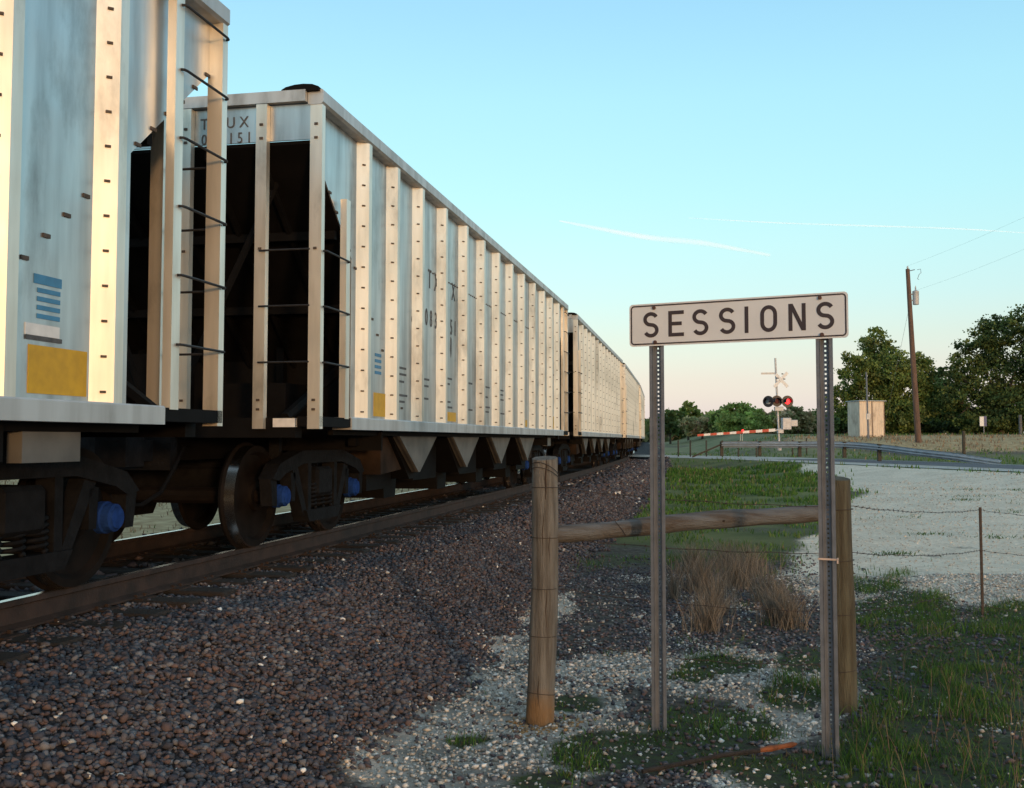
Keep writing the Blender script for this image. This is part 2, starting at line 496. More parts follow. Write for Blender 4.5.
GREEN = [(940, 690, 80, 60), (1010, 650, 60, 45), (900, 620, 50, 28), (960, 740, 110, 30), (870, 580, 35, 14), (880, 740, 50, 30), (710, 722, 60, 22), (600, 748, 50, 18),
         (670, 750, 60, 20), (790, 690, 35, 16), (900, 765, 160, 22), (575, 700, 28, 9), (465, 735, 22, 6), (690, 672, 22, 6), (720, 660, 40, 8), (855, 540, 22, 8),
         (590, 562, 26, 4), (640, 480, 10, 3), (1000, 790, 60, 40), (800, 655, 25, 12), (540, 775, 30, 10)]
PALE = [(470, 700, 75, 34), (420, 750, 90, 30), (560, 560, 36, 8), (530, 605, 40, 18), (490, 650, 50, 22), (640, 668, 80, 16), (730, 672, 90, 22), (790, 690, 60, 28),
        (560, 700, 60, 20), (590, 740, 70, 22), (700, 545, 40, 5), (790, 560, 36, 12), (640, 530, 40, 6), (520, 760, 60, 22), (740, 720, 60, 16), (760, 770, 60, 16), (1000, 722, 30, 8), (915, 700, 30, 8)]

def cover(X, Y):
    s, d = sd_of(X, Y)
    sh = np.where(s < 90, .00057*np.maximum(0, s-10)**2, .00057*6400+.0912*(s-90))
    u = d - TRK - sh
    n1 = fbm(X, Y, .5, 21); n2 = fbm(X, Y, 3.0, 31); n3 = fbm(X, Y, 9, 41)
    near = 1 - smooth(11, 15, Y)
    yy = np.maximum(Y, .5)
    px = 512 + X/yy*FPX
    ballast = smooth(-3.25, -2.95, u + (n1-.5)*.5) * (1 - smooth(2.9, 3.4, u))
    pale = np.clip(blobs(X, Y, PALE)*1.3 + (n1-.5)*1.5 - .1, 0, 1) * near
    # the crushed-rock lot on the right, out to the road
    rd = road_dist(X, Y)
    side = X - np.interp(Y, [9, 12, 15, 20, 26, 34, 48], [3.1, 3.5, 4.2, 5.9, 8.4, 11.0, 12.8])   # metres right of the lot's left edge
    lot = smooth(-.5, .5, side + (n2-.5)*2.0) * smooth(9.0, 11.2, Y + (n1-.5)*3.0)
    roadside = np.interp(Y, [2, 19, 34, 48, 58.5, 66.5, 73], [34, 25, 19.2, 16.2, 13.4, 9, 2.5])
    lot = lot * (1 - smooth(-4.4, -3.0, X - roadside + (n1-.5)*1.6))
    mott = np.clip((fbm(X, Y, .9, 51) - .52)*5, 0, 1) * (1-smooth(14, 24, Y)*.8)
    pale = np.maximum(pale, lot * (1 - .55*mott))
    green = np.clip(blobs(X, Y, GREEN)*1.25 + (n1-.5)*1.5 - .15, 0, 1) * near
    bank = smooth(12, 17, Y + (n2-.5)*5) * (1-lot)
    green = np.maximum(green, bank * np.clip(.8 + (n2-.5)*1.2, 0, 1))
    ftan = smooth(60, 66, Y) * smooth(18, 24, X + (n3-.5)*10) * (1 - smooth(74, 80, Y))
    left = smooth(2.9, 4.0, u)
    dry = np.clip(np.maximum(ftan, left*.9), 0, 1)
    pale = pale * (1-ballast) * (1-left)
    green = green * (1-ballast) * (1-dry)
    return ballast, pale, green, dry

ba, pa, gr, dr = cover(GX, GY)
nv = GX.size
me = bpy.data.meshes.new('ground')
verts = np.stack([GX, GY, GZ], -1).reshape(-1, 3)
ny, nx = GX.shape
ii = (np.arange(ny-1)[:, None]*nx + np.arange(nx-1)[None, :]).reshape(-1)
quads = np.stack([ii, ii+1, ii+nx+1, ii+nx], 1)
me.vertices.add(nv); me.vertices.foreach_set('co', verts.ravel())
me.loops.add(quads.size); me.loops.foreach_set('vertex_index', quads.ravel())
me.polygons.add(len(quads)); me.polygons.foreach_set('loop_start', np.arange(len(quads))*4)
me.update(calc_edges=True)
ca = me.color_attributes.new('cover', 'FLOAT_COLOR', 'POINT')
ca.data.foreach_set('color', np.stack([ba, pa, gr, dr], -1).reshape(-1).astype(np.float32))
me.shade_smooth()
mg = bpy.data.materials.new('ground_cover'); mg.use_nodes = True
n, l = mg.node_tree.nodes, mg.node_tree.links
b = n['Principled BSDF']; b.inputs['Roughness'].default_value = .95; b.inputs['Specular IOR Level'].default_value = .15
at_ = n.new('ShaderNodeAttribute'); at_.attribute_name = 'cover'
sepc = n.new('ShaderNodeSeparateColor'); l.new(at_.outputs['Color'], sepc.inputs[0])
g_ = n.new('ShaderNodeNewGeometry')
def noise(scale, detail=6, st=(1, 1, 1)):
    mp = n.new('ShaderNodeMapping'); mp.inputs['Scale'].default_value = st
    l.new(g_.outputs['Position'], mp.inputs[0])
    t = n.new('ShaderNodeTexNoise'); t.inputs['Scale'].default_value = scale; t.inputs['Detail'].default_value = detail
    l.new(mp.outputs[0], t.inputs['Vector']); return t.outputs[0]
def ramp2(src, c1, c2, a=.35, b_=.65):
    r = n.new('ShaderNodeValToRGB'); r.color_ramp.elements[0].position = a; r.color_ramp.elements[1].position = b_
    r.color_ramp.elements[0].color = (*c1, 1); r.color_ramp.elements[1].color = (*c2, 1); l.new(src, r.inputs[0]); return r.outputs[0]
def mixc(f, a, c):
    m_ = n.new('ShaderNodeMix'); m_.data_type = 'RGBA'; l.new(f, m_.inputs[0]); l.new(a, m_.inputs[6]); l.new(c, m_.inputs[7]); return m_.outputs[2]
def sharpen(src, nz_, lo, hi):
    a = n.new('ShaderNodeMath'); a.operation = 'MULTIPLY_ADD'; l.new(nz_, a.inputs[0]); a.inputs[1].default_value = .9
    s_ = n.new('ShaderNodeMath'); s_.operation = 'SUBTRACT'; l.new(src, s_.inputs[0]); s_.inputs[1].default_value = .45
    l.new(s_.outputs[0], a.inputs[2])
    r = n.new('ShaderNodeMapRange'); r.inputs[1].default_value = lo; r.inputs[2].default_value = hi; l.new(a.outputs[0], r.inputs[0]); return r.outputs[0]
fine, mid, big = noise(55), noise(6), noise(.5)
dirt = ramp2(noise(14), (.040, .033, .030), (.13, .11, .095))
vor = n.new('ShaderNodeTexVoronoi'); vor.inputs['Scale'].default_value = 28; l.new(g_.outputs['Position'], vor.inputs['Vector'])
balc = ramp2(vor.outputs['Distance'], (.075, .062, .062), (.028, .023, .024), .1, .6)
ymr = n.new('ShaderNodeMapRange'); ymr.inputs[1].default_value = 9; ymr.inputs[2].default_value = 13
sxyz = n.new('ShaderNodeSeparateXYZ'); l.new(g_.outputs['Position'], sxyz.inputs[0]); l.new(sxyz.outputs[1], ymr.inputs[0])
palec = mixc(ymr.outputs[0], ramp2(noise(2.2, 8), (.17, .15, .13), (.44, .39, .34), .33, .58), mixc(noise(3.2, 10), ramp2(noise(1.1, 10), (.56, .46, .355), (.76, .64, .51), .36, .62), ramp2(noise(14, 8), (.58, .48, .37), (.92, .79, .64), .34, .62)))
pale2 = ramp2(noise(38, 4), (.20, .19, .175), (1, 1, 1), .30, .48)
pm = n.new('ShaderNodeMix'); pm.data_type = 'RGBA'; pm.blend_type = 'MULTIPLY'; pm.inputs[0].default_value = .35
l.new(palec, pm.inputs[6]); l.new(pale2, pm.inputs[7])
ymg = n.new('ShaderNodeMapRange'); ymg.inputs[1].default_value = 12; ymg.inputs[2].default_value = 20; l.new(sxyz.outputs[1], ymg.inputs[0])
grc = mixc(ymg.outputs[0], ramp2(noise(16, 8), (.045, .040, .030), (.060, .080, .028)), ramp2(noise(.9, 8), (.085, .10, .035), (.17, .185, .065), .35, .65))
drc = ramp2(noise(3, 6, (1, 1, 1)), (.30, .20, .10), (.52, .39, .22))
ymf = n.new('ShaderNodeMapRange'); ymf.inputs[1].default_value = 54; ymf.inputs[2].default_value = 62; l.new(sxyz.outputs[1], ymf.inputs[0])
grc = mixc(ymf.outputs[0], grc, ramp2(noise(.6, 8), (.14, .155, .07), (.25, .22, .12), .35, .65))
c = mixc(sharpen(sepc.outputs[1], noise(20, 8), .28, .62), dirt, pm.outputs[2])
mmid = n.new('ShaderNodeMath'); mmid.operation = 'MULTIPLY_ADD'; l.new(mid, mmid.inputs[0]); mmid.inputs[1].default_value = .45
mm2 = n.new('ShaderNodeMath'); mm2.operation = 'MULTIPLY'; mm2.inputs[1].default_value = .55; l.new(fine, mm2.inputs[0]); l.new(mm2.outputs[0], mmid.inputs[2])
c = mixc(sharpen(sepc.outputs[2], mmid.outputs[0], .38, .72), c, grc)
c = mixc(sharpen(at_.outputs['Alpha'], mid, .3, .6), c, drc)
c = mixc(sharpen(sepc.outputs[0], fine, .3, .6), c, balc)
l.new(c, b.inputs['Base Color'])
bp = n.new('ShaderNodeBump'); bp.inputs['Strength'].default_value = .7; bp.inputs['Distance'].default_value = .02
l.new(fine, bp.inputs['Height']); l.new(bp.outputs[0], b.inputs['Normal'])
me.materials.append(mg)
ground = bpy.data.objects.new('ground', me); COL.objects.link(ground); tag(ground, kind='structure')

# ------------------------------------------------------------------ road
def strip(name, line, off0, off1, zoff, material, zfun=None):
    v, f = [], []
    for i, p in enumerate(line):
        a = line[max(i-1, 0)]; b_ = line[min(i+1, len(line)-1)]
        d = (b_-a)/np.linalg.norm(b_-a); nn = np.array((-d[1], d[0]))
        for o_ in (off0, off1):
            q = p + nn*o_
            v.append((q[0], q[1], -.06 + zoff))
    for i in range(len(line)-1):
        f.append((2*i, 2*i+1, 2*i+3, 2*i+2))
    o = MB().add(v, f).build(name, material); return o
tag(strip('road', RC, -3.1, 3.1, .012, M_ROAD), kind='structure')
tag(strip('road_patch', RC[:52], -2.9, .9, .018, M_ROAD2), kind='structure')
tag(strip('road_edge_line', RC, -2.95, -2.82, .024, M_WHITE), kind='structure')
tag(strip('road_edge_line', RC, 2.82, 2.95, .024, M_WHITE), kind='structure')

# ------------------------------------------------------------------ stones
def icosa():
    t = (1+5**.5)/2
    v = np.array([(-1,t,0),(1,t,0),(-1,-t,0),(1,-t,0),(0,-1,t),(0,1,t),(0,-1,-t),(0,1,-t),(t,0,-1),(t,0,1),(-t,0,-1),(-t,0,1)], float)
    v /= np.linalg.norm(v[0])
    f = np.array([(0,11,5),(0,5,1),(0,1,7),(0,7,10),(0,10,11),(1,5,9),(5,11,4),(11,10,2),(10,7,6),(7,1,8),(3,9,4),(3,4,2),(3,2,6),(3,6,8),(3,8,9),(4,9,5),(2,4,11),(6,2,10),(8,6,7),(9,8,1)])
    return v, f
def octa():
    v = np.array([(1,0,0),(-1,0,0),(0,1,0),(0,-1,0),(0,0,1),(0,0,-1)], float)
    f = np.array([(0,2,4),(2,1,4),(1,3,4),(3,0,4),(2,0,5),(1,2,5),(3,1,5),(0,3,5)])
    return v, f
def rand_rot(N):
    q = rng.normal(size=(N, 4)); q /= np.linalg.norm(q, axis=1)[:, None]
    w, x, y, z = q.T
    return np.stack([1-2*(y*y+z*z), 2*(x*y-z*w), 2*(x*z+y*w), 2*(x*y+z*w), 1-2*(x*x+z*z), 2*(y*z-x*w), 2*(x*z-y*w), 2*(y*z+x*w), 1-2*(x*x+y*y)], 1).reshape(N, 3, 3)
def mesh_np(name, V, F, tint, material):
    me = bpy.data.meshes.new(name)
    k = F.shape[1]
    me.vertices.add(len(V)); me.vertices.foreach_set('co', V.ravel())
    me.loops.add(F.size); me.loops.foreach_set('vertex_index', F.ravel())
    me.polygons.add(len(F)); me.polygons.foreach_set('loop_start', np.arange(len(F))*k)
    me.update(calc_edges=True)
    a = me.color_attributes.new('tint', 'FLOAT_COLOR', 'POINT')
    a.data.foreach_set('color', np.concatenate([tint, np.ones((len(tint), 1))], 1).astype(np.float32).ravel())
    me.materials.append(material)
    return me
def stones(name, P, size, cols, lo=False, flat=.75):
    bv, bf = octa() if lo else icosa()
    N = len(P); k = len(bv)
    V = bv[None] * rng.uniform(.55, 1.3, (N, k, 1))
    V = V * (size[:, None, None] * rng.uniform(.7, 1.25, (N, 1, 3)))
    V = np.einsum('nij,nkj->nki', rand_rot(N), V)
    V[..., 2] *= flat
    V += P[:, None, :]
    F = bf[None] + (np.arange(N)*k)[:, None, None]
    o = bpy.data.objects.new(name, mesh_np(name, V.reshape(-1, 3), F.reshape(-1, 3), np.repeat(cols, k, 0), M_STONE))
    COL.objects.link(o)
    return tag(o, kind='stuff')

DARK = 1.12*np.array([(.085,.058,.055),(.050,.046,.052),(.095,.062,.055),(.062,.056,.058),(.12,.075,.062),(.095,.088,.092),(.040,.038,.046),(.105,.085,.080),(.14,.125,.12)])*np.array([.92, 1.0, 1.13])
LIGHT = np.array([(.46,.43,.39),(.58,.55,.52),(.36,.33,.30),(.50,.43,.36),(.68,.65,.62)])
def pick(pal, N, jit=.18): return pal[rng.integers(0, len(pal), N)] * rng.uniform(1-jit, 1+jit, (N, 1))

def scatter_sd(N, s0, s1, u0, u1):
    s = rng.uniform(s0, s1, N); u = rng.uniform(u0, u1, N)
    sh = .00057*np.maximum(0, s-10)**2
    d = TRK + sh + u
    return s*ST - d*CT, s*CT + d*ST
def ballast_layer(N, s0, s1, u0, u1, r0, r1, lift, lo=False, pal=DARK, keep=None, white=.012):
    X, Y = scatter_sd(N, s0, s1, u0, u1)
    ba_, pa_, gr_, dr_ = cover(X, Y)
    pr = np.clip(ba_*1.3, 0, 1)
    m_ = rng.random(N) < pr
    X, Y = X[m_], Y[m_]
    sz = rng.uniform(r0, r1, len(X)) * rng.choice([.8, 1, 1.25], len(X))
    Z = ground_z(X, Y) + sz*rng.uniform(-.2, lift, len(X))
    cl = pick(pal, len(X))
    w_ = rng.random(len(X)) < white
    cl[w_] = pick(LIGHT, w_.sum())
    return np.stack([X, Y, Z], 1), sz, cl
parts_ = [ballast_layer(42000, 2.5, 8, -3.5, -.4, .009, .0215, 1.1, white=.007)]
P_, S_, C_ = [np.concatenate(q) for q in zip(*parts_)]
parts2_ = [ballast_layer(42000, 8, 14, -3.5, -.4, .011, .023, 1.0, True, white=.010), ballast_layer(26000, 14, 26, -3.5, -.4, .017, .032, .9, True, white=.012)]
tag(stones('ballast_stones', P_, S_, C_), 'dark reddish grey crushed ballast stones along the track shoulder', 'ballast')
P_, S_, C_ = [np.concatenate(q) for q in zip(*parts2_)]
tag(stones('ballast_stones', P_, S_, C_, True), 'dark crushed ballast stones on the shoulder beside the second car', 'ballast')
P_, S_, C_ = [np.concatenate(q) for q in zip(ballast_layer(14000, 26, 62, -3.5, -.4, .04, .07, .6, True, white=.02), ballast_layer(7000, 3, 30, -.4, 3.4, .03, .05, .6, True))]
tag(stones('ballast_stones', P_, S_, C_, True), 'dark ballast stones along the far part of the track and between the rails', 'ballast')
# spilled dark stones in the dirt beside the fence, and pale crushed rock
X = rng.uniform(-2.5, 4.6, 110000); Y = rng.uniform(4.2, 15, 110000)
ba_, pa_, gr_, dr_ = cover(X, Y)
dk = (1-ba_)*(1-pa_*.85)*(1-.6*gr_)*(.25+.75*smooth(.35, .6, fbm(X, Y, .8, 77)))
fade = np.clip(1.25 - np.hypot(X-1.0, Y-8.5)/8, .15, 1)
m_ = rng.random(110000) < dk*fade*.60
X1, Y1 = X[m_], Y[m_]; sz = rng.uniform(.009, .026, len(X1))
tag(stones('spilled_stones', np.stack([X1, Y1, ground_z(X1, Y1)+sz*.3], 1), sz, pick(DARK, len(X1))*1.15, True), 'dark stones spilled over the ground between the fence and the track', 'stones')
X = rng.uniform(-2.5, 7, 190000); Y = rng.uniform(4.2, 13, 190000)
ba_, pa_, gr_, dr_ = cover(X, Y)
m_ = rng.random(190000) < np.clip(pa_*.50 + (.03+.30*smooth(.5, .62, fbm(X, Y, .7, 66)))*(1-gr_)*(1-ba_) + ba_*.002, 0, 1)*(1-.8*gr_)
X1, Y1 = X[m_], Y[m_]; sz = rng.uniform(.005, .014, len(X1)) * rng.choice([1, 1, 1, 1.8], len(X1))
tag(stones('pale_gravel', np.stack([X1, Y1, ground_z(X1, Y1)+sz*.3], 1), sz, pick(LIGHT, len(X1))*rng.uniform(.6, 1.15, (len(X1), 1)), True), 'pale crushed limestone pieces strewn around the fence posts', 'gravel')

# ------------------------------------------------------------------ grass
def blades(name, P, h, w, lean, cols):
    N = len(P)
    a = rng.uniform(0, 2*np.pi, N); ld = rng.uniform(0, 2*np.pi, N)
    W = np.stack([np.cos(a), np.sin(a), np.zeros(N)], 1)*w[:, None]/2
    L = np.stack([np.cos(ld), np.sin(ld), np.zeros(N)], 1)*(lean*h)[:, None]
    up = np.array([0, 0, 1.])[None]*h[:, None]
    v0 = P - W; v1 = P + W
    m0 = P + up*.5 + L*.3 - W*.75; m1 = P + up*.5 + L*.3 + W*.75
    q0 = P + up*.82 + L*.65 - W*.4; q1 = P + up*.82 + L*.65 + W*.4
    tp_ = P + up*.98 + L
    V = np.stack([v0, v1, m0, m1, q0, q1, tp_], 1).reshape(-1, 3)
    b0 = (np.arange(N)*7)[:, None]
    F = np.concatenate([b0+np.array(t)[None] for t in ((0,1,3),(0,3,2),(2,3,5),(2,5,4),(4,5,6))], 0)
    o = bpy.data.objects.new(name, mesh_np(name, V, F, np.repeat(cols, 7, 0), M_GRASS))
    COL.objects.link(o)
    return tag(o, kind='stuff')
GRN = 1.1*np.array([(.05,.115,.016),(.065,.155,.022),(.035,.09,.013),(.085,.16,.03),(.10,.135,.04)])
TAN = np.array([(.24,.17,.10),(.30,.22,.14),(.18,.12,.075),(.21,.14,.095)])
N = 420000
X = rng.uniform(-2.5, 8.5, N); Y = rng.uniform(4.2, 15, N)
ba_, pa_, gr_, dr_ = cover(X, Y)
cl_ = vnoise(X, Y, .22, 91)
m_ = rng.random(N) < np.clip(gr_*smooth(.4, .75, cl_)*.6*smooth(.28, .5, vnoise(X, Y, .6, 93)), 0, 1)
X1, Y1 = X[m_], Y[m_]
h = rng.uniform(.03, .105, len(X1))*(.6+.8*vnoise(X1, Y1, .5, 92)); 
cols = pick(GRN, len(X1)); t_ = rng.random(len(X1)) < .05; cols[t_] = pick(TAN, t_.sum())
tag(blades('green_grass', np.stack([X1, Y1, ground_z(X1, Y1)-.005], 1), h, rng.uniform(.003, .007, len(X1)), rng.uniform(.1, .8, len(X1)), cols), 'short green grass growing through the gravel by the fence', 'grass')
m_ = rng.random(N) < np.clip(gr_*.45*smooth(.2, .5, cl_), 0, 1)*(Y < 11)
X2, Y2 = X[m_]+.01, Y[m_]+.01
cols = pick(GRN, len(X2))*.8; t_ = rng.random(len(X2)) < .25; cols[t_] = pick(TAN, t_.sum())*.6
tag(blades('low_grass', np.stack([X2, Y2, ground_z(X2, Y2)-.004], 1), rng.uniform(.012, .04, len(X2)), rng.uniform(.004, .010, len(X2)), rng.uniform(.3, 1.6, len(X2)), cols), 'matted low grass and weeds carpeting the ground under the taller blades', 'grass')
# thin dry stems standing in the green grass lower right
m_ = rng.random(N) < np.clip(gr_*.016*(X > 1.6)*(Y < 8), 0, 1)
X1, Y1 = X[m_], Y[m_]
tag(blades('dry_grass', np.stack([X1, Y1, ground_z(X1, Y1)-.005], 1), rng.uniform(.1, .28, len(X1)), rng.uniform(.003, .005, len(X1)), rng.uniform(.1, .6, len(X1)), pick(TAN, len(X1))*.8), 'thin dry straw stems standing among the green grass', 'dry grass')
# the tall dry tufts between the sign posts
def tuft(name, spots, label, cols, hs, n, rad):
    Xs, Ys = [], []
    for (px, py, k) in spots:
        dpt = (EYE+.72)*FPX/(py-440)
        r_ = np.abs(rng.normal(0, rad*k, int(n*k))); a_ = rng.uniform(0, 6.283, int(n*k))
        Xs.append((px-512)/FPX*dpt + r_*np.cos(a_)); Ys.append(dpt + r_*np.sin(a_)*1.2)
    X1 = np.concatenate(Xs); Y1 = np.concatenate(Ys)
    o = blades(name, np.stack([X1, Y1, ground_z(X1, Y1)-.005], 1), rng.uniform(*hs, len(X1)), rng.uniform(.0035, .007, len(X1)), rng.uniform(.05, .9, len(X1)), pick(cols, len(X1), .3))
    return tag(o, label, 'dry grass')
tuft('dry_grass_clump', [(700, 592, 1), (712, 612, .8), (735, 588, 1.1), (748, 575, 1), (690, 575, .8), (725, 570, .8), (705, 628, .7), (760, 600, .5), (672, 600, .3)], 'tall brown dry grass clump behind the left sign post', np.array([(.22,.185,.15),(.29,.25,.20),(.17,.14,.11),(.12,.10,.08)]), (.10, .46), 520, .15)
tuft('dry_grass_clump', [(772, 622, .8), (786, 626, .9), (776, 605, .5)], 'smaller brown dry grass clump beside the right sign post', np.array([(.22,.185,.15),(.29,.25,.20),(.17,.14,.11),(.12,.10,.08)]), (.12, .40), 480, .09)
# loose stones and sparse tufts on the crushed-rock lot
X = rng.uniform(2.5, 22, 110000); Y = rng.uniform(10.5, 34, 110000)
ba_, pa_, gr_, dr_ = cover(X, Y)
m_ = (rng.random(110000) < pa_*.30*np.interp(Y, [10, 34], [1, .35])) & (pa_ > .6)
X1, Y1 = X[m_], Y[m_]; sz = rng.uniform(.006, .016, len(X1))*np.interp(Y1, [10, 34], [.9, 1.8])
tag(stones('lot_stones', np.stack([X1, Y1, ground_z(X1, Y1)+sz*.2], 1), sz, pick(LIGHT*np.array([1.1, 1, .88]), len(X1))*rng.uniform(.55, 1.1, (len(X1), 1)), True), 'loose crushed stones scattered over the pale gravel lot', 'gravel')
Xs, Ys = [], []
for k in range(36):
    cx, cy = rng.uniform(3.5, 16), rng.uniform(11, 30); n_ = rng.integers(20, 90); r_ = rng.uniform(.08, .35)
    Xs.append(cx+rng.normal(0, r_*1.6, n_)); Ys.append(cy+rng.normal(0, r_, n_))
X1, Y1 = np.concatenate(Xs), np.concatenate(Ys)
ba_, pa_, gr_, dr_ = cover(X1, Y1); m_ = pa_ > .5; X1, Y1 = X1[m_], Y1[m_]
tag(blades('weed_tufts', np.stack([X1, Y1, ground_z(X1, Y1)-.005], 1), rng.uniform(.02, .07, len(X1)), rng.uniform(.01, .02, len(X1)), rng.uniform(.3, 1.5, len(X1)), pick(GRN, len(X1))*.8), 'sparse green weed tufts dotted over the pale gravel lot', 'weeds')
# coarse far grass
NF = 220000
X = np.concatenate([rng.uniform(-30, 60, NF//2), rng.uniform(2, 16, NF//2)]); Y = np.concatenate([rng.uniform(14, 84, NF//2), rng.uniform(13, 48, NF//2)])
ba_, pa_, gr_, dr_ = cover(X, Y)
rd_ = road_dist(X, Y)
s_, d_ = sd_of(X, Y)
m_ = (rng.random(NF) < np.clip(gr_*.6 + dr_*.8, 0, 1)*smooth(.3, .6, vnoise(X, Y, .9, 95))) & (rd_ > 3.5) & (ba_ < .1)
X1, Y1, dr1 = X[m_], Y[m_], dr_[m_]
cols = pick(GRN, len(X1))*np.interp(Y1, [14, 25], [1.0, 1.15])[:, None]*rng.uniform(.7, 1.2, (len(X1), 1)); td = rng.random(len(X1)) < np.clip(dr1+.05, 0, 1); cols[td] = pick(TAN, td.sum())*1.15
tag(blades('field_grass', np.stack([X1, Y1, ground_z(X1, Y1)-.01], 1), rng.uniform(.04, .12, len(X1))*np.interp(Y1, [14, 50], [.8, 2.0]), rng.uniform(.012, .03, len(X1))*np.interp(Y1, [14, 50], [.8, 2.6]), rng.uniform(.1, .5, len(X1)), cols), 'field of grass, green near the road and dry beyond it', 'grass')

# ------------------------------------------------------------------ track
track = tag(empty('railway_track', trk(8, 0, -.2)), 'rusty curving railway track under the hopper cars on dark ballast', 'railway track')
inv = Matrix.Translation(-Vector(track.location))
def rail(off):
    prof = [(-.075, -.178), (.075, -.178), (.075, -.165), (.012, -.145), (.012, -.045), (.036, -.035), (.036, -.006), (.028, 0), (-.028, 0), (-.036, -.006), (-.036, -.035), (-.012, -.045), (-.012, -.145), (-.075, -.165)]
    m_ = MB(); ss = list(np.arange(-10, 110, 1.5)); k = len(prof)
    vs = []
    for s in ss:
        for (a, z) in prof: vs.append(inv @ trk(s, off + a, z))
    fs, mi = [], []
    for i in range(len(ss)-1):
        for j in range(k):
            j2 = (j+1) % k
            fs.append((i*k+j, i*k+j2, (i+1)*k+j2, (i+1)*k+j)); mi.append(1 if j in (7,) else 0)
    m_.v = [tuple(v) for v in vs]; m_.f = fs; m_.m = mi
    return fixn(m_.build('rail', [M_RAIL, M_TREAD], track))
rail(.7525); rail(-.7525)
tie_me = MB().bbox(-1.3, 1.3, -.115, .115, -.36, -.182, .012).mesh('tie', M_TIE)
plate_me = MB()
for sx in (0,):
    plate_me.box(sx-.17, sx+.17, -.09, .09, -.182, -.172)
    for dx in (-.1, .1):
        for dy in (-.055, .055): plate_me.box(sx+dx-.012, sx+dx+.012, dy-.012, dy+.012, -.172, -.150)
plate_me = plate_me.mesh('tie_plate', M_PLATE)
s = -3.0; k = 0
while s < 66:
    p = inv @ trk(s, random.uniform(-.04, .04)); g = math.atan((shift(s+.1)-shift(s-.1))/.2)
    t = inst(tie_me, 'tie', track, (p.x, p.y, p.z - random.uniform(0, .006)), (0, 0, -TH + g + R(random.uniform(-1, 1))))
    if s < 30:
        for sx in (-.7525, .7525): inst(plate_me, 'tie_plate', t, (sx, 0, 0))
    s += .5 + random.uniform(-.015, .015); k += 1

# ------------------------------------------------------------------ lettering
def text_mesh(txt, h, material, depth=.003, sx=1.0):
    cu = bpy.data.curves.new('lettering', 'FONT'); cu.body = txt; cu.size = h*1.38; cu.extrude = depth; cu.resolution_u = 3
    cu.align_x = 'CENTER'
    o = bpy.data.objects.new('lettering', cu)
    me = bpy.data.meshes.new_from_object(o)
    bpy.data.objects.remove(o)
    for v in me.vertices: v.co.x *= sx
    me.materials.clear(); me.materials.append(material)
    return me

# ------------------------------------------------------------------ hopper car
# local frame: +x = side towards the camera, +y = away along the track, z up from the rail head
HL, TOPZ, SZ0, SZ1 = 7.39, 3.98, 1.055, 1.17
SHX = 1.50                        # sheet plane
RIBS = [0, 1.05, -1.05, 2.1, -2.1, 3.2, -3.2, 4.25, -4.25, 5.2, -5.2, 6.12, -6.12]
SL0, SLK = 3.55, .85              # slope sheet: height at the end, drop per metre inwards
car = empty('hopper_car')
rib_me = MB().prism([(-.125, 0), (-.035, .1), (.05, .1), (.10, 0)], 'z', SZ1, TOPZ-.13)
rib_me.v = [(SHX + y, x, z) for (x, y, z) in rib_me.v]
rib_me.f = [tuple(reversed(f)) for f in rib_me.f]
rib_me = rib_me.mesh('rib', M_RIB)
bolts = MB()
for z in np.arange(SZ1+.06, TOPZ-.2, .2):
    a0_, b0_ = (SHX+.044, -.0854), (SHX+.068, -.0638)      # on the slanted face of the rib
    nx_, ny_ = .669*.010, -.743*.010
    bolts.prism([a0_, b0_, (b0_[0]+nx_, b0_[1]+ny_), (a0_[0]+nx_, a0_[1]+ny_)], 'z', z-.007, z+.007)
bolts_me = bolts.mesh('bolt_row', M_BOLT)
srt = sorted(RIBS)
for side in (1, -1):
    rz = 0 if side == 1 else math.pi
    for y in srt:
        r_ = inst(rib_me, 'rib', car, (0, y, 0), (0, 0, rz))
        if side == 1: tag(inst(bolts_me, 'bolt_row', r_), kind='stuff')
    for a, b_ in zip(srt[:-1], srt[1:]):
        p = MB().box(SHX-.012, SHX, a-.02 if a == srt[0] else a, b_-.003, SZ1, TOPZ-.13).build('side_panel', M_SHEET, car)
        p.rotation_euler = (0, 0, rz)
# end triangles of the side sheet, cut along the slope sheet
for e in (1, -1):
    for side in (1, -1):
        y0, y1 = 6.12, HL-.02
        poly = [(e*y0, SL0-SLK*(HL-y0)), (e*y1, SL0-SLK*.02), (e*y1, TOPZ-.13), (e*y0, TOPZ-.13)]
        x0, x1 = (SHX-.012, SHX) if side == 1 else (-SHX, -SHX+.012)
        fixn(MB().prism(poly, 'x', x0, x1).build('end_panel', M_SHEET, car))
        # narrow strip of sheet beyond the last rib
        fixn(MB().prism([(e*6.12, SZ1), (e*6.37, SZ1), (e*6.37, SL0-SLK*(HL-6.37)), (e*6.12, SL0-SLK*(HL-6.12))], 'x', x0, x1).build('end_panel', M_SHEET, car))
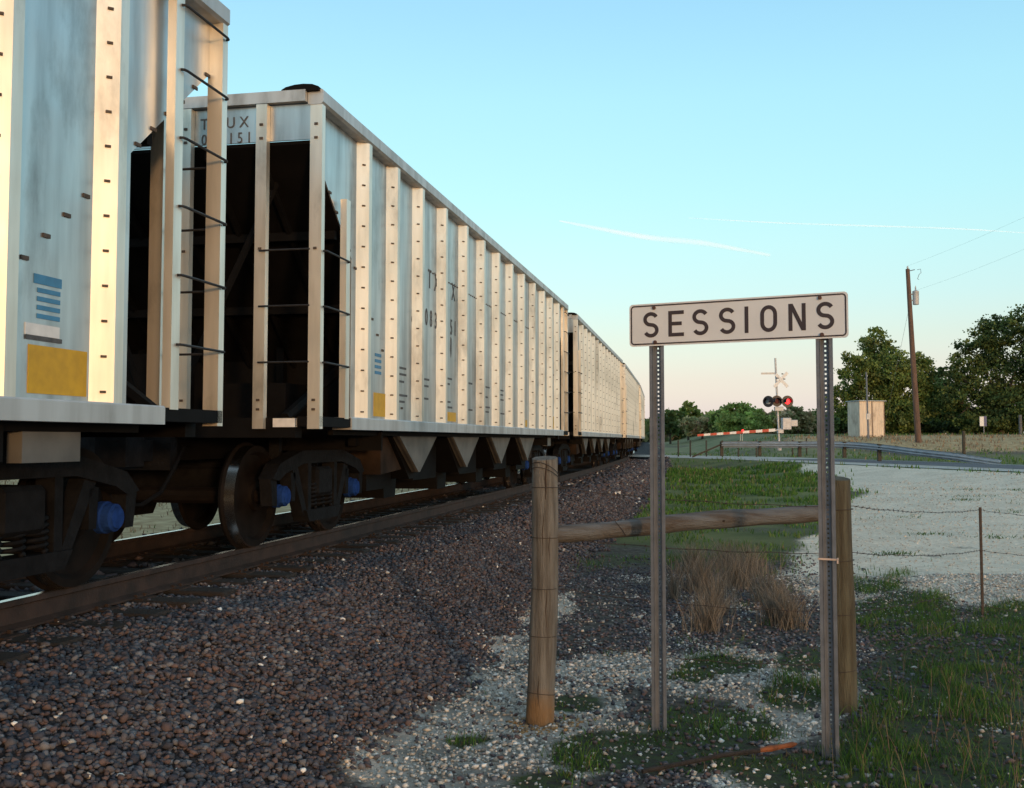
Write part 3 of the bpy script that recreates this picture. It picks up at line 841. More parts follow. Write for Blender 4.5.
# seam bolts: level seam at 2.99 m and the slope line
sb = MB()
for y in np.arange(-3.6, 3.6, .11):
    if min(abs(y-r) for r in srt) > .13: sb.box(SHX, SHX+.008, y-.022, y+.022, 2.985, 3.0)
for e in (1, -1):
    for t in np.arange(.1, 2.7, .17):
        y = e*(HL-t)
        if min(abs(y-r) for r in srt) > .12: sb.box(SHX, SHX+.009, y-.03, y+.03, SL0-SLK*t-.0, SL0-SLK*t+.022)
tag(sb.build('seam_bolts', M_BOLT, car), kind='stuff')
for side in (1, -1):
    x = side
    m_ = MB().prism([(x*1.47, TOPZ-.13), (x*1.585, TOPZ-.13), (x*1.61, TOPZ-.11), (x*1.61, TOPZ-.01), (x*1.60, TOPZ), (x*1.47, TOPZ)], 'y', -HL-.01, HL+.01)
    fixn(m_.build('top_chord', M_SILL, car))
    m_ = MB().prism([(x*1.42, SZ0), (x*1.61, SZ0), (x*1.61, SZ1-.01), (x*1.60, SZ1), (x*1.42, SZ1)], 'y', -HL+.765, HL-.765)
    fixn(m_.build('side_sill', M_SILL, car))
    MB().box(x*1.38, x*1.43, -HL+.76, HL-.76, SZ0-.05, SZ0-.003).build('sill_flange', M_BLACK, car)
    for e in (1, -1): MB().box(min(x*1.40, x*1.60), max(x*1.40, x*1.60), min(e*(HL-.76), e*HL), max(e*(HL-.76), e*HL), SZ0+.02, SZ1-.01).build('end_platform_sill', M_BLACK, car)
for e in (1, -1):
    def ebox(m_, x0, x1, t0, t1, z0, z1, mi=0):
        a, b_ = sorted((e*(HL-t0), e*(HL-t1))); return m_.box(x0, x1, a, b_, z0, z1, mi)
    ebox(MB(), -1.5, 1.5, .0, .02, SL0, TOPZ-.12).build('end_sheet', M_SHEET, car)
    m_ = MB(); ebox(m_, -1.465, 1.465, -.06, .06, TOPZ-.11, TOPZ-.01); m_.build('end_top_chord', M_SILL, car)
    # slope sheet: a real inclined plate
    m_ = MB(); t = 2.75
    ys_ = [0.02, t]; 
    poly = [(e*(HL-.03), SL0), (e*(HL-t), SL0-SLK*(t-.03)), (e*(HL-t), SL0-SLK*(t-.03)-.03), (e*(HL-.03), SL0-.03)]
    fixn(MB().prism(poly, 'x', -1.485, 1.485).build('slope_sheet', M_BLACK, car))
    for x in (-1.0, -.5, 0, .5, 1.0):
        m_ = MB(); m_.prism([(e*(HL-.05), SL0-.035), (e*(HL-t), SL0-SLK*(t-.03)-.035), (e*(HL-t), SL0-SLK*(t-.03)-.12), (e*(HL-.05), SL0-.12)], 'x', x-.02, x+.02); fixn(m_.build('slope_stiffener', M_BLACK, car))
    for q in (.7, 1.4, 2.1):
        zz = SL0-SLK*q-.06
        MB().box(-1.45, 1.45, min(e*(HL-q), e*(HL-q-.06)), max(e*(HL-q), e*(HL-q-.06)), zz-.08, zz).build('slope_crossbar', M_BLACK, car)
    # end posts (aluminium angles) : corners and intermediates
    for x, w in ((1.545, .11), (-1.545, .11), (1.07, .10), (-1.07, .10), (.36, .10), (-.36, .10)):
        m_ = MB(); zt = TOPZ-.13 if abs(x) > 1.2 else TOPZ-.12
        if abs(x) > 1.2:
            x0, x1 = sorted((x-.055, x+.055))
            ebox(m_, x0, x1, -.004, .07, SZ0, zt)
        else:
            ebox(m_, x-w/2, x+w/2, -.07, -.004, SZ0, zt)
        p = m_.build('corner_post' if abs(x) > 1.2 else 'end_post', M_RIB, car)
        bm_ = MB()
        for z in list(np.arange(TOPZ-.3, SL0-.05, -.12)) + [2.6, 1.3, 1.22]:
            yo = (-.004 if abs(x) > 1.2 else -.07)
            a, b_ = sorted((e*(HL-yo), e*(HL-yo+.009))); bm_.box(x-.015, x+.015, a, b_, z-.01, z+.01)
        tag(bm_.build('bolt_row', M_BOLT, p), kind='stuff')
    # ladders: end rungs both corners, side stile with rungs
    full = (e == 1)
    zs = [1.56, 2.0, 2.44, 2.88, 3.32, 3.74] if full else [1.62, 2.10, 2.58]
    zt = TOPZ-.14 if full else 3.16
    for side in (1, -1):
        x = side*1.575
        m_ = MB(); a, b_ = sorted((e*(HL-.60), e*(HL-.70)))
        m_.box(min(x-.03, x+.03), max(x-.03, x+.03), a, b_, SZ1-.02, zt)
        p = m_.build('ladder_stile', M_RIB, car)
        for z in zs:
            m_ = MB().tube([(x+side*.03, e*(HL-.03), z), (x+side*.052, e*(HL-.04), z), (x+side*.058, e*(HL-.06), z), (x+side*.058, e*(HL-.60), z), (x+side*.052, e*(HL-.63), z), (x+side*.03, e*(HL-.64), z)], .009, 6)
            m_.build('grab_iron', M_RUNG, car)
        for z in zs[:4]:
            MB().tube([(side*1.07, e*(HL+.085), z), (side*1.53, e*(HL+.085), z)], .009, 6).build('end_rung', M_RUNG, car)
    # end platform, buffer beam, centre sill, coupler
    ebox(MB(), -1.39, 1.39, -.02, .12, .98, 1.15).build('buffer_beam', M_BLACK, car); ebox(MB(), -1.38, 1.38, .125, 1.1, 1.08, 1.12).build('end_platform', M_BLACK, car)
    m_ = MB(); ebox(m_, -.12, .12, -.38, .3, .78, .96); ebox(m_, -.17, .2, -.66, -.38, .74, 1.0); ebox(m_, -.28, .28, -.1, 0.02, .7, 1.02); m_.build('coupler', M_TRUCK, car)
    m_ = MB()
    m_.tube([(.30, e*(HL-.1), .90), (.34, e*(HL+.15), .70), (.34, e*(HL+.35), .52), (.30, e*(HL+.58), .43), (.26, e*(HL+.84), .45)], .018, 7); m_.build('air_hose', M_BLACK, car)
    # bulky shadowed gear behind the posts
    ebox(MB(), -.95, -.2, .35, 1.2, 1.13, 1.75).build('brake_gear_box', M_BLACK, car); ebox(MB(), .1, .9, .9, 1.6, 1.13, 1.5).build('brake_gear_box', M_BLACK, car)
    m_ = MB()
    a0 = e*(HL-.2); a1 = e*(HL-2.0)
    for x in (-1.2, 1.2): MB().tube([(x, a0, 1.15), (x, a1, 1.85)], .05, 6).build('diagonal_brace', M_BLACK, car)
    for x in (-.4, .4): MB().tube([(x*.2, a0, 1.15), (x*2.6, e*(HL-.35), 3.3)], .035, 6).build('diagonal_brace', M_BLACK, car)
    for x in (-1.2, -.4, .4, 1.2): MB().box(x-.04, x+.04, min(e*(HL-1.9), e*(HL-2.0)), max(e*(HL-1.9), e*(HL-2.0)), .9, 1.95).build('end_strut', M_BLACK, car)
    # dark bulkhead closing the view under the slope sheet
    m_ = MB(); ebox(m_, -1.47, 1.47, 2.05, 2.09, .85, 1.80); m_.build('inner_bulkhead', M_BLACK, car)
    # dark rounded corner caps over the top chord
    for side in (1, -1):
        pl = [(-.14, 0), (-.10, .022), (-.02, .038), (.06, .042), (.14, .035), (.2, .012), (.2, -.02), (-.14, -.02)]
        m_ = MB(); m_.prism([(side*1.38 + p[0]*1.0, TOPZ + p[1]) for p in pl], 'y', e*(HL-.3), e*(HL+.05))
        fixn(m_.build('corner_cap', M_BLACK, car))
    # triangular corner gusset behind the corner post on the side
# underframe
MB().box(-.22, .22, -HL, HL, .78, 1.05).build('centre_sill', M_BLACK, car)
for yb in (-3.6, -1.2, 1.2, 3.6):
    hb = MB().prism([(yb-.9, 1.02), (yb+.9, 1.02), (yb+.16, .50), (yb-.16, .50)], 'x', -1.295, 1.295).build('hopper_bay', M_BLACK, car); fixn(hb)
    for side in (1, -1):
        a, b_ = sorted((side*1.30, side*1.36))
        fixn(MB().prism([(yb-.92, 1.05), (yb+.92, 1.05), (yb+.08, .58), (yb-.08, .58)], 'x', a, b_).build('bay_plate', M_BAY, hb))
    m_ = MB(); m_.prism([(yb-.26, .50), (yb+.26, .50), (yb+.22, .27), (yb-.22, .27)], 'x', -1.0, 1.0); fixn(m_.build('outlet_gate', M_BLACK, hb))
    for side in (1, -1):
        a, b_ = sorted((side*1.362, side*1.40))
        fixn(MB().prism([(yb-.97, 1.05), (yb-.90, 1.05), (yb-.05, .58), (yb-.12, .58)], 'x', a, b_).build('bay_flange', M_BAY, hb))
for yb in (-2.4, 0, 2.4):
    MB().box(-1.1, 1.1, yb-.55, yb+.55, .45, .98).build('cross_bearer', M_BLACK, car)
for e in (1, -1):
    a, b_ = sorted((e*3.9, e*4.70))
    m_ = MB().prism([(a, 1.03), (b_, 1.03), (b_, .62), (a, .58)], 'x', -1.25, 1.25); fixn(m_.build('end_chute', M_RUSTPLATE, car))
    MB().box(-1.10, 1.10, a-.04, b_+.04, .40, .575).build('chute_box', M_BLACK, car)
m_ = MB().box(1.33, 1.42, 5.55, 6.05, .84, 1.03); m_.build('jacking_pad', M_BAY, car)
MB().box(1.19, 1.39, -HL-.03, -HL+.018, 1.07, 1.145).build('end_placard', M_WHITE, car)
# yellow reflective sheets and decals
for y, w, z0, z1 in ((-5.48, .42, 1.20, 1.44), (5.72, .50, 1.20, 1.45), (-2.55, .42, 1.20, 1.32), (2.65, .42, 1.20, 1.32)):
    MB().box(SHX, SHX+.004, y-w/2, y+w/2, z0, z1).build('reflective_patch', M_YELLOW, car)
m_ = MB().box(SHX, SHX+.004, 5.50, 5.73, 1.77, 1.82)
for z in (1.74, 1.695, 1.65, 1.605): m_.box(SHX, SHX+.004, 5.53, 5.72, z-.014, z+.010)
tag(m_.build('service_decal', M_DECALBLUE, car), kind='stuff')
m_ = MB().box(SHX, SHX+.004, 5.44, 5.72, 1.50, 1.56); m_.build('stencil_panel', M_WHITE, car)
m_ = MB().box(SHX+.004, SHX+.006, 5.44, 5.74, 1.475, 1.498); m_.build('stencil_panel_edge', M_PAINT, car)
m_ = MB()
for z in (1.83, 1.77, 1.71, 1.65): m_.box(SHX, SHX+.004, -5.66, -5.46, z-.02, z+.012)
tag(m_.build('service_decal', M_DECALBLUE, car), kind='stuff')

# trucks
wheel_prof = [(-.06, .06), (-.06, .14), (-.02, .16), (.0, .36), (-.06, .40), (-.06, .47), (-.03, .485), (-.01, .462), (.08, .452), (.08, .40), (.035, .37), (.03, .2), (.06, .14), (.09, .13), (.09, .06)]
wheel_me = MB().lathe(wheel_prof, 'x', n=48); wheel_me.m = [0]*len(wheel_me.f)
for i, f in enumerate(wheel_me.f):
    if (i // 48) in (7,): wheel_me.m[i] = 1
wheel_me = wheel_me.mesh('wheel', [M_WHEEL, M_TREAD]); wheel_me.shade_smooth(); wheel_me.set_sharp_from_angle(angle=R(40))
fr = MB()
outer = [(-1.18, .40), (-1.20, .62), (-1.05, .74), (-.55, .86), (.55, .86), (1.05, .74), (1.20, .62), (1.18, .40), (.98, .40), (.86, .60), (.62, .62), (.48, .30), (.36, .22), (-.36, .22), (-.48, .30), (-.62, .62), (-.86, .60), (-.98, .40)]
fr_top = [(-1.20, .62), (-1.05, .75), (-.55, .86), (.55, .86), (1.05, .75), (1.20, .62), (1.06, .60), (.92, .66), (.5, .74), (-.5, .74), (-.92, .66), (-1.06, .60)]
fr.prism([(p[0], p[1]) for p in fr_top], 'x', .96, 1.10)
for sg in (1, -1):
    fr.prism([(sg*.62, .74), (sg*.76, .74), (sg*.46, .25), (sg*.36, .25)], 'x', .97, 1.08)
    fr.prism([(sg*.30, .74), (sg*.38, .74), (sg*.38, .25), (sg*.30, .25)], 'x', .96, 1.09)
    fr.prism([(sg*1.08, .68), (sg*1.2, .62), (sg*1.16, .38), (sg*1.06, .38)], 'x', .97, 1.08)
    fr.prism([(sg*.66, .66), (sg*.76, .66), (sg*.74, .40), (sg*.66, .40)], 'x', .97, 1.08)
fr.prism([(-.46, .30), (.46, .30), (.38, .19), (-.38, .19)], 'x', .95, 1.11)
frame_me = fr.mesh('side_frame', M_TRUCK)
spr = MB()
for y0 in (-.2, -.0, .2):
    pts = []
    for k in range(6*10+1):
        a = 2*math.pi*k/10; pts.append((1.03+.062*math.cos(a), y0+.078*math.sin(a), .31+.038*k/10))
    spr.tube(pts, .014, 5)
spring_me = spr.mesh('coil_springs', M_TRUCK); spring_me.shade_smooth()
cap_me = MB().lathe([(0, .105), (.05, .105), (.06, .095), (.11, .09), (.12, .075), (.13, .07), (.132, .0)], 'x', n=20)
cb = MB()
for k in range(3):
    a = k*2.094+.5; cb.lathe([(0, .018), (.02, .018)], 'x', (.131, .042*math.cos(a), .05*math.sin(a)), 6)
cap_me = cap_me.mesh('bearing_cap', M_BLUE); cb_me = cb.mesh('cap_bolt', M_BOLT)
shoe_me = MB().box(.66, .84, -.05, .05, .35, .62).mesh('brake_shoe', M_TRUCK)
for e in (1, -1):
    tr_ = MB().bbox(-1.12, 1.12, -.2, .2, .42, .70, .03).build('truck', M_TRUCK, car)
    tr_.location = (0, e*6.0, 0)
    for side in (1, -1):
        rz = 0 if side == 1 else math.pi
        fo = inst(frame_me, 'side_frame', tr_, rot=(0, 0, rz))
        inst(spring_me, 'coil_springs', tr_, rot=(0, 0, rz))
    for ax in (-.92, .92):
        inst(MB().tube([(-1.0, 0, .457), (1.0, 0, .457)], .075, 10).mesh('axle', M_WHEEL), 'axle', tr_, (0, ax, 0))
        for side in (1, -1):
            rz = 0 if side == 1 else math.pi
            inst(wheel_me, 'wheel', tr_, (side*.74, ax, .457), (random.uniform(0, 6), 0, rz) if False else (0, 0, rz))
            bc = inst(cap_me, 'bearing_cap', tr_, (side*.99, ax, .457), (0, 0, rz))
        inst(shoe_me, 'brake_shoe', tr_, (0, ax-.52 if ax > 0 else ax+.52, 0))
    m_ = MB().box(.80, .90, -.62, -.56, .62, 1.05); m_.box(-.9, -.8, -.62, -.56, .62, 1.05); m_.box(-.9, .9, -.05, .05, .70, .80); m_.build('truck_hanger', M_TRUCK, tr_)

def car_pose(o, sc):
    a, b_ = trk(sc-6.0), trk(sc+6.0)
    o.location = (a+b_)/2
    d = b_-a
    o.rotation_euler = (0, 0, -math.atan2(d.x, d.y))
tab = child_table()
LAB = ['nearest aluminium hopper car, cut off by the left edge, large yellow patch on its side',
       'second aluminium coal hopper car, numbered TXUX 083151, its open dark end facing the camera',
       'third aluminium hopper car from the camera, starting just past the numbered car',
       'fourth aluminium hopper car from the camera, far along the train and seen edge on',
       'fifth hopper car, a thin sliver at the far end of the train']
cars = []
for i in range(5):
    c_ = car if i == 1 else copy_tree(car, tab)
    car_pose(c_, -.73 + 16.5*i)
    tag(c_, LAB[i], 'freight car', 'hopper cars of the passing coal train')
    cars.append(c_)
# TXUX lettering on the second car only (the only one whose number can be read)
def side_text(txt, h, y, z, parent, x=SHX+.003, rot=0, sx=.72):
    o = inst(text_mesh(txt, h, M_PAINT, .002, sx), 'lettering', parent, (x, y, z), (R(90), rot, R(90)))
    return o
off0 = cars[1]
C2 = 15.77
for ch, s_ in (('T', 12.14), ('X', 12.43), ('U', 12.85), ('X', 13.28)): side_text(ch, .24, s_-C2, 2.79, off0)
for ch, s_ in (('0', 12.00), ('8', 12.20), ('3', 12.42), ('1', 12.80), ('5', 13.18), ('1', 13.38)): side_text(ch, .21, s_-C2, 2.33, off0)
def end_text(txt, h, x, z, parent, sx=.9):
    return inst(text_mesh(txt, h, M_PAINT, .002, sx), 'lettering', parent, (x, -HL-.004, z), (R(90), 0, 0))
for k, ch in enumerate('TXUX'): end_text(ch, .10, .50+.125*k, 3.69, off0)
for k, ch in enumerate('083151'): end_text(ch, .10, .50+.085*k, 3.55, off0, .8)
m_ = MB()
random.seed(3)
for y in (-4.85, -3.95, -2.85, -1.7, -.6, .5):
    for z in (1.75, 1.68, 1.60, 1.45, 1.38):
        if random.random() < .7: m_.box(SHX, SHX+.003, y, y+random.uniform(.18, .34), z-.012, z+.012)
tag(m_.build('stencil_marks', M_PAINT, off0), kind='stuff')
m_ = MB()
for y, z0, z1 in ((-4.35, 2.26, 2.52), (-2.62, 2.08, 2.30), (.98, 1.95, 2.15)):
    m_.prism([(y, z1), (y+.05, z1-.03), (y+.045, z0), (y+.01, z0-.05), (y-.03, z0+.06)], 'x', SHX, SHX+.003)
tag(fixn(m_.build('oil_streak', M_PAINT, off0)), kind='stuff')

# ------------------------------------------------------------------ sign
sL, sR = at(630, 0, 6.2), at(850, 0, 5.62)
sc_ = (sL+sR)/2; ang = math.atan2(sR.y-sL.y, sR.x-sL.x); SW, SH = 1.254, .25
sign = tag(empty('station_sign', (sc_.x, sc_.y, -.74), ang), 'white metal sign reading SESSIONS with black border on two perforated steel posts', 'sign')
zc = 1.635 + .74
def rrect(w, h, r, n=6):
    pts = []
    for cx, cy, a0 in ((w/2-r, h/2-r, 0), (-w/2+r, h/2-r, 90), (-w/2+r, -h/2+r, 180), (w/2-r, -h/2+r, 270)):
        for k in range(n+1):
            a = R(a0+90*k/n); pts.append((cx+r*math.cos(a), cy+r*math.sin(a)))
    return pts
pl = fixn(MB().prism([(x, z+zc) for x, z in rrect(SW, SH, .022)], 'y', -.0015, .0015).build('sign_plate', M_SIGN, sign))
bd = MB().ribbon([(x, z+zc) for x, z in rrect(SW-.026, SH-.026, .018)], .008, -.0028, -.0012, closed=True); fixn(bd.build('border', M_SIGNBK, pl))
# highway-style letters
def arc(cx, cz, rx, rz, a0, a1, n=12): return [(cx+rx*math.cos(R(a0+(a1-a0)*k/n)), cz+rz*math.sin(R(a0+(a1-a0)*k/n))) for k in range(n+1)]
LH, LW, STR = .150, .094, .0215
def letter(ch, cx):
    h, w = LH-STR, LW-STR
    x0, x1, z0, z1 = cx-w/2, cx+w/2, zc-h/2, zc+h/2
    m_ = MB()
    def rb(p): m_.ribbon(p, STR, -.0030, -.0012)
    if ch == 'I': rb([(cx, z0-STR/2), (cx, z1+STR/2)])
    elif ch == 'E':
        rb([(x0, z0-STR/2), (x0, z1+STR/2)])
        m_.box(x0+STR/2, x1+STR/2, -.0031, -.0012, z1-STR/2, z1+STR/2); m_.box(x0+STR/2, x1+STR/2, -.0031, -.0012, z0-STR/2, z0+STR/2)
        m_.box(x0+STR/2, x1-STR*.1, -.0031, -.0012, zc-STR/2, zc+STR/2)
    elif ch == 'N':
        rb([(x0, z0-STR/2), (x0, z1+STR/2)]); rb([(x1, z0-STR/2), (x1, z1+STR/2)])
        m_.add([(x0-STR/2, y, z1+STR/2) for y in (-.0033, -.0012)] + [(x0+STR*.6, y, z1+STR/2) for y in (-.0033, -.0012)] + [(x1+STR/2, y, z0-STR/2) for y in (-.0033, -.0012)] + [(x1-STR*.6, y, z0-STR/2) for y in (-.0033, -.0012)],
               [(0,2,4,6), (1,7,5,3), (0,1,3,2), (2,3,5,4), (4,5,7,6), (6,7,1,0)])
    elif ch == 'O':
        r = w/2
        pts = arc(cx, z1-r*1.1, r, r*1.1, 0, 180)+arc(cx, z0+r*1.1, r, r*1.1, 180, 360)
        m_.ribbon(pts, STR, -.0030, -.0012, closed=True)
    elif ch == 'S':
        rt = h/4
        up = arc(cx, z1-rt, w/2, rt, 25, 250, 16)
        dn = arc(cx, z0+rt, w/2, rt, 70, -155, 16)
        rb(up+dn)
    o = fixn(m_.build('letter', M_SIGNBK, pl))
def t_of(px):
    k = (px-512)/FPX
    # point on the sign line with x/y = k
    t = (k*sL.y - sL.x)/((sR.x-sL.x) - k*(sR.y-sL.y)); return (t-.5)*SW
for ch, cx in zip('SESSIONS', (135, 243, 347, 462, 545, 640, 762, 883)): letter(ch, t_of(620+cx/4.267))
m_ = MB()
for px, zz in ((149, SH/2-.026), (153, -SH/2+.022), (861, SH/2-.026), (868, -SH/2+.022)):
    m_.lathe([(-.009, .009), (-.006, .011), (0, .011)], 'y', (t_of(620+px/4.267), -.003, zc+zz), 12)
fixn(m_.build('sign_bolts', mat('rusty_bolt', (.10, .05, .04), .7), pl))
def channel_post(xc, z0, z1, nm='sign_post'):
    """perforated U-channel: web with real holes, sloped walls, flanges"""
    m_ = MB(); wb, hole, t = .030, .0105, .004; yw = .034
    x = xc
    m_.box(x-wb/2, x-hole/2, yw, yw+t, z0, z1); m_.box(x+hole/2, x+wb/2, yw, yw+t, z0, z1)
    z = z0; pitch = .0254
    while z < z1-.02:
        m_.box(x-hole/2, x+hole/2, yw+.0002, yw+t-.0002, z, z+pitch-hole); z += pitch
    for sg in (1, -1):
        a = [(x+sg*wb/2, yw+t), (x+sg*(wb/2-.001), yw), (x+sg*(wb/2+.008), .006), (x+sg*(wb/2+.012), .006)]
        m_.prism(a, 'z', z0, z1)
        m_.prism([(x+sg*(wb/2+.008), .006), (x+sg*(wb/2+.030), .006), (x+sg*(wb/2+.030), .010), (x+sg*(wb/2+.011), .010)], 'z', z0, z1-.0005)
    return fixn(m_.build(nm, M_GALV, sign))
xpL, xpR = t_of(656.5), t_of(825)
channel_post(xpL, -.12, zc+.10); channel_post(xpR, -.12, zc+.11)
zt_ = EYE - (558-440)/FPX*5.68 + .74
m_ = MB().box(xpR-.050, xpR+.050, -.001, .0035, zt_-.006, zt_+.004); m_.box(xpR-.050, xpR-.046, -.001, .05, zt_-.006, zt_+.004); m_.box(xpR+.046, xpR+.050, -.001, .05, zt_-.006, zt_+.004)
m_.box(xpR+.050, xpR+.058, -.004, .002, zt_-.022, zt_+.006)
m_.build('cable_tie', mat('pale_plastic', (.7, .55, .48), .5), sign)
tag(sign.children[-1] if False else sign)

# ------------------------------------------------------------------ fence posts, brace, wires
def wood_post(px, top_y, base_y, depth, wpx, label, m, tilt=0.0, seed=1):
    base = at(px, base_y, depth); top = at(px+tilt, top_y, depth)
    r = wpx/2/FPX*depth
    random.seed(seed)
    o = tag(empty('wooden_post', (base.x, base.y, base.z)), label, 'fence post')
    n, L = 20, 16; vs, fs = [], []
    hgt = top.z-base.z; dx = top.x-base.x
    ph = [random.uniform(0, 6) for _ in range(6)]
    for i in range(L+1):
        t = i/L; z = -.15 + (hgt+.15)*t
        for k in range(n):
            a = 2*math.pi*k/n
            rr = r*(1.06-.09*t)*(1+.025*math.sin(3*a+ph[0]+t*2)+.018*math.sin(7*a+ph[1]+t*5)+.012*math.sin(13*a+ph[2]))
            rr *= 1+.012*math.sin(t*17+ph[3])
            zz = z + (.012*math.cos(a+ph[4]) if i == L else 0)
            vs.append((dx*t+rr*math.cos(a)+.006*math.sin(t*6+ph[5]), rr*math.sin(a), zz))
    for i in range(L):
        for k in range(n): fs.append((i*n+k, i*n+(k+1) % n, (i+1)*n+(k+1) % n, (i+1)*n+k))
    fs.append(tuple(L*n+k for k in range(n))); fs.append(tuple(range(n-1, -1, -1)))
    p = MB().add(vs, fs).build('post_body', m, o, smooth=50)
    return o, base, r, dx/hgt
pA, bA, rA, tA = wood_post(540, 458, 719, 6.33, 26.5, 'round weathered wooden post left of the sign, its foot stained orange', M_POST, 5.5, 2)
pB, bB, rB, tB = wood_post(837.5, 478, 706, 6.66, 27, 'greenish brown wooden post standing behind the right sign post', M_POST2, -1, 5)
# crack and knot marks on the left post: recessed look by dark inlays
m_ = MB()
def on_post(a, z, r): return Vector((r*math.cos(a)+tA*z, r*math.sin(a), z))
for (a, z0, z1, w) in ((-1.55, 1.33, 1.57, .006), (-1.35, .55, .80, .003), (-1.8, .12, .30, .003), (-1.2, .95, 1.15, .003), (-1.7, 1.0, 1.25, .0025)):
    pts = [on_post(a+.03*math.sin(t*9), z0+(z1-z0)*t, rA*(1.06-.09*(z0/1.6))*1.0) for t in np.linspace(0, 1, 7)]
    m_.tube(pts, [w*math.sin(math.pi*min(.97, max(.08, t)))+.0005 for t in np.linspace(0, 1, 7)], 5)
m_.build('wood_cracks', mat('dark_crack', (.05, .03, .02), .9), pA)
def ring(mb, r, z, tilt=0.0, phase=0.0, cx=0.0, r0=.0022):
    mb.tube([(cx+r*math.cos(a), r*math.sin(a), z+tilt*math.cos(a+phase)) for a in np.linspace(0, 2*math.pi, 25)], r0, 5, cap=False)
for (z, tl) in ((.18, .015), (.52, .004), (.80, .002), (1.10, .003), (1.40, .001), (1.49, .06), (1.47, .05)):
    m_ = MB(); ring(m_, rA*1.06, z, tl, 2.2, cx=tA*z); m_.build('wire_wrap', M_WIRE, pA)
for (z, tl) in ((.25, .01), (.60, .004), (.93, .006), (1.25, .004)):
    m_ = MB(); ring(m_, rB*1.06, z, tl, .5, cx=tB*z); m_.build('wire_wrap', M_WIRE, pB)
# horizontal brace log
a_ = at(556, 533.5, 6.36); b_ = at(826, 512, 6.64)
brace = tag(empty('brace_log', a_), 'horizontal grey wooden log joining the two wooden posts', 'fence rail')
n, L = 16, 20; vs, fs = [], []
dv = b_-a_; ax = dv.normalized(); up = Vector((0,0,1)); sd = ax.cross(up).normalized(); up = sd.cross(ax)
random.seed(9)
for i in range(L+1):
    t = i/L; c_ = dv*t + up*(.008*math.sin(t*3.1)-.004*math.sin(t*9))
    rr = .056-.006*abs(t-.5)*2 + .003*math.sin(t*23)
    for k in range(n):
        a = 2*math.pi*k/n; q = rr*(1+.04*math.sin(3*a+t*3)+.02*math.sin(8*a+1))
        vs.append(c_ + sd*math.cos(a)*q + up*math.sin(a)*q)
for i in range(L):
    for k in range(n): fs.append((i*n+k, i*n+(k+1) % n, (i+1)*n+(k+1) % n, (i+1)*n+k))
fs.append(tuple(L*n+k for k in range(n))); fs.append(tuple(range(n-1, -1, -1)))
lg = MB().add(vs, fs).build('log_body', M_LOG, brace, smooth=60)
lg.data.materials[0] = M_LOG
m_ = MB(); c0 = dv*.22
m_.tube([c0 + ax*(-.045) + up*.060 + sd*.0, c0 + ax*(-.02) + sd*(-.0) + up*.055 + Vector((0, -.035, 0)), c0 + ax*.02 + Vector((0, -.060, 0)), c0 + ax*.045 + Vector((0, -.045, -.04))], .0022, 5)
m_.build('wire_wrap', M_WIRE, brace)
m_ = MB(); kc = dv*.60 + Vector((0, -.053, .006)); m_.tube([kc+ax*-.02, kc+ax*.0+Vector((0,-.003,0)), kc+ax*.018], [.003, .009, .002], 6); m_.build('knot', mat('dark_knot', (.03, .02, .015), .9), brace)

# steel T-post and barbed wires
tb = at(978, 615, 10.1)
tpost = tag(empty('steel_fence_post', (tb.x, tb.y, tb.z-.02)), 'thin rusty steel fence post holding barbed wire at the edge of the gravel lot', 'fence post')
m_ = MB().box(-.012, .012, -.003, .003, -.1, 1.06); m_.box(-.0025, .0025, .0035, .03, -.1, 1.058)
for z in np.arange(.1, 1.05, .054): m_.box(-.006, .006, -.008, -.0035, z, z+.012)
fixn(m_.build('post_body', M_WIRE, tpost))
st = at(822.5, 694, 6.9)
stake = tag(empty('leaning_stake', (st.x, st.y, st.z)), 'dark short steel stake leaning behind the foot of the right sign post', 'stake')
m_ = MB().box(-.014, .014, -.003, .003, -.08, .62); m_.box(-.003, .003, .0035, .028, -.08, .615); m_.build('stake_body', mat('dark_steel', (.035, .03, .028), .7), stake)
stake.rotation_euler = (0, R(1.5), R(15))
def wire(name, P, label, barb=True, sag=.02, r=.0022):
    pts = []
    for i in range(len(P)-1):
        a, b_ = Vector(P[i]), Vector(P[i+1]); nseg = 14
        for k in range(nseg + (1 if i == len(P)-2 else 0)):
            t = k/nseg; q = a.lerp(b_, t); q.z -= sag*4*t*(1-t); q.z += .004*math.sin(t*29+i); pts.append(q)
    o0 = pts[0].copy()
    o = tag(empty(name, o0), label, 'wire', 'barbed wires of the fence')
    MB().tube([p-o0 for p in pts], r, 5).build('strand', M_WIRE, o)
    if barb:
        m_ = MB(); L_ = 0; nxt = .06
        for a, b_ in zip(pts[:-1], pts[1:]):
            seg = (b_-a).length
            while nxt < L_+seg:
                c_ = a.lerp(b_, (nxt-L_)/seg)-o0
                for q in range(2):
                    v = Vector((random.uniform(-1, 1), random.uniform(-1, 1), random.uniform(-1, 1))).normalized()*.013
                    m_.tube([c_-v, c_+v], .0012, 3)
                m_.tube([c_-(b_-a).normalized()*.006, c_+(b_-a).normalized()*.006], .0042, 5)
                nxt += .13
            L_ += seg
        tag(m_.build('barbs', M_WIRE, o), kind='stuff')
    return o
def onA(z): return (bA.x+rA*.9, bA.y, bA.z+z)
def onB(z): return (bB.x+rB*.9, bB.y-.03, bB.z+z)
tdir = Vector((tb.x-bB.x, tb.y-bB.y, 0))
def tp_(y): p = at(978, y, 10.1); return (p.x, p.y, p.z)
def beyond(y):
    p = at(1110, y+7, 10.6); return (p.x, p.y, p.z)
wire('barbed_wire', [onA(1.40), onB(1.27), tp_(509.5), beyond(511)], 'topmost barbed wire, running at the top of the thin steel post', sag=.03)
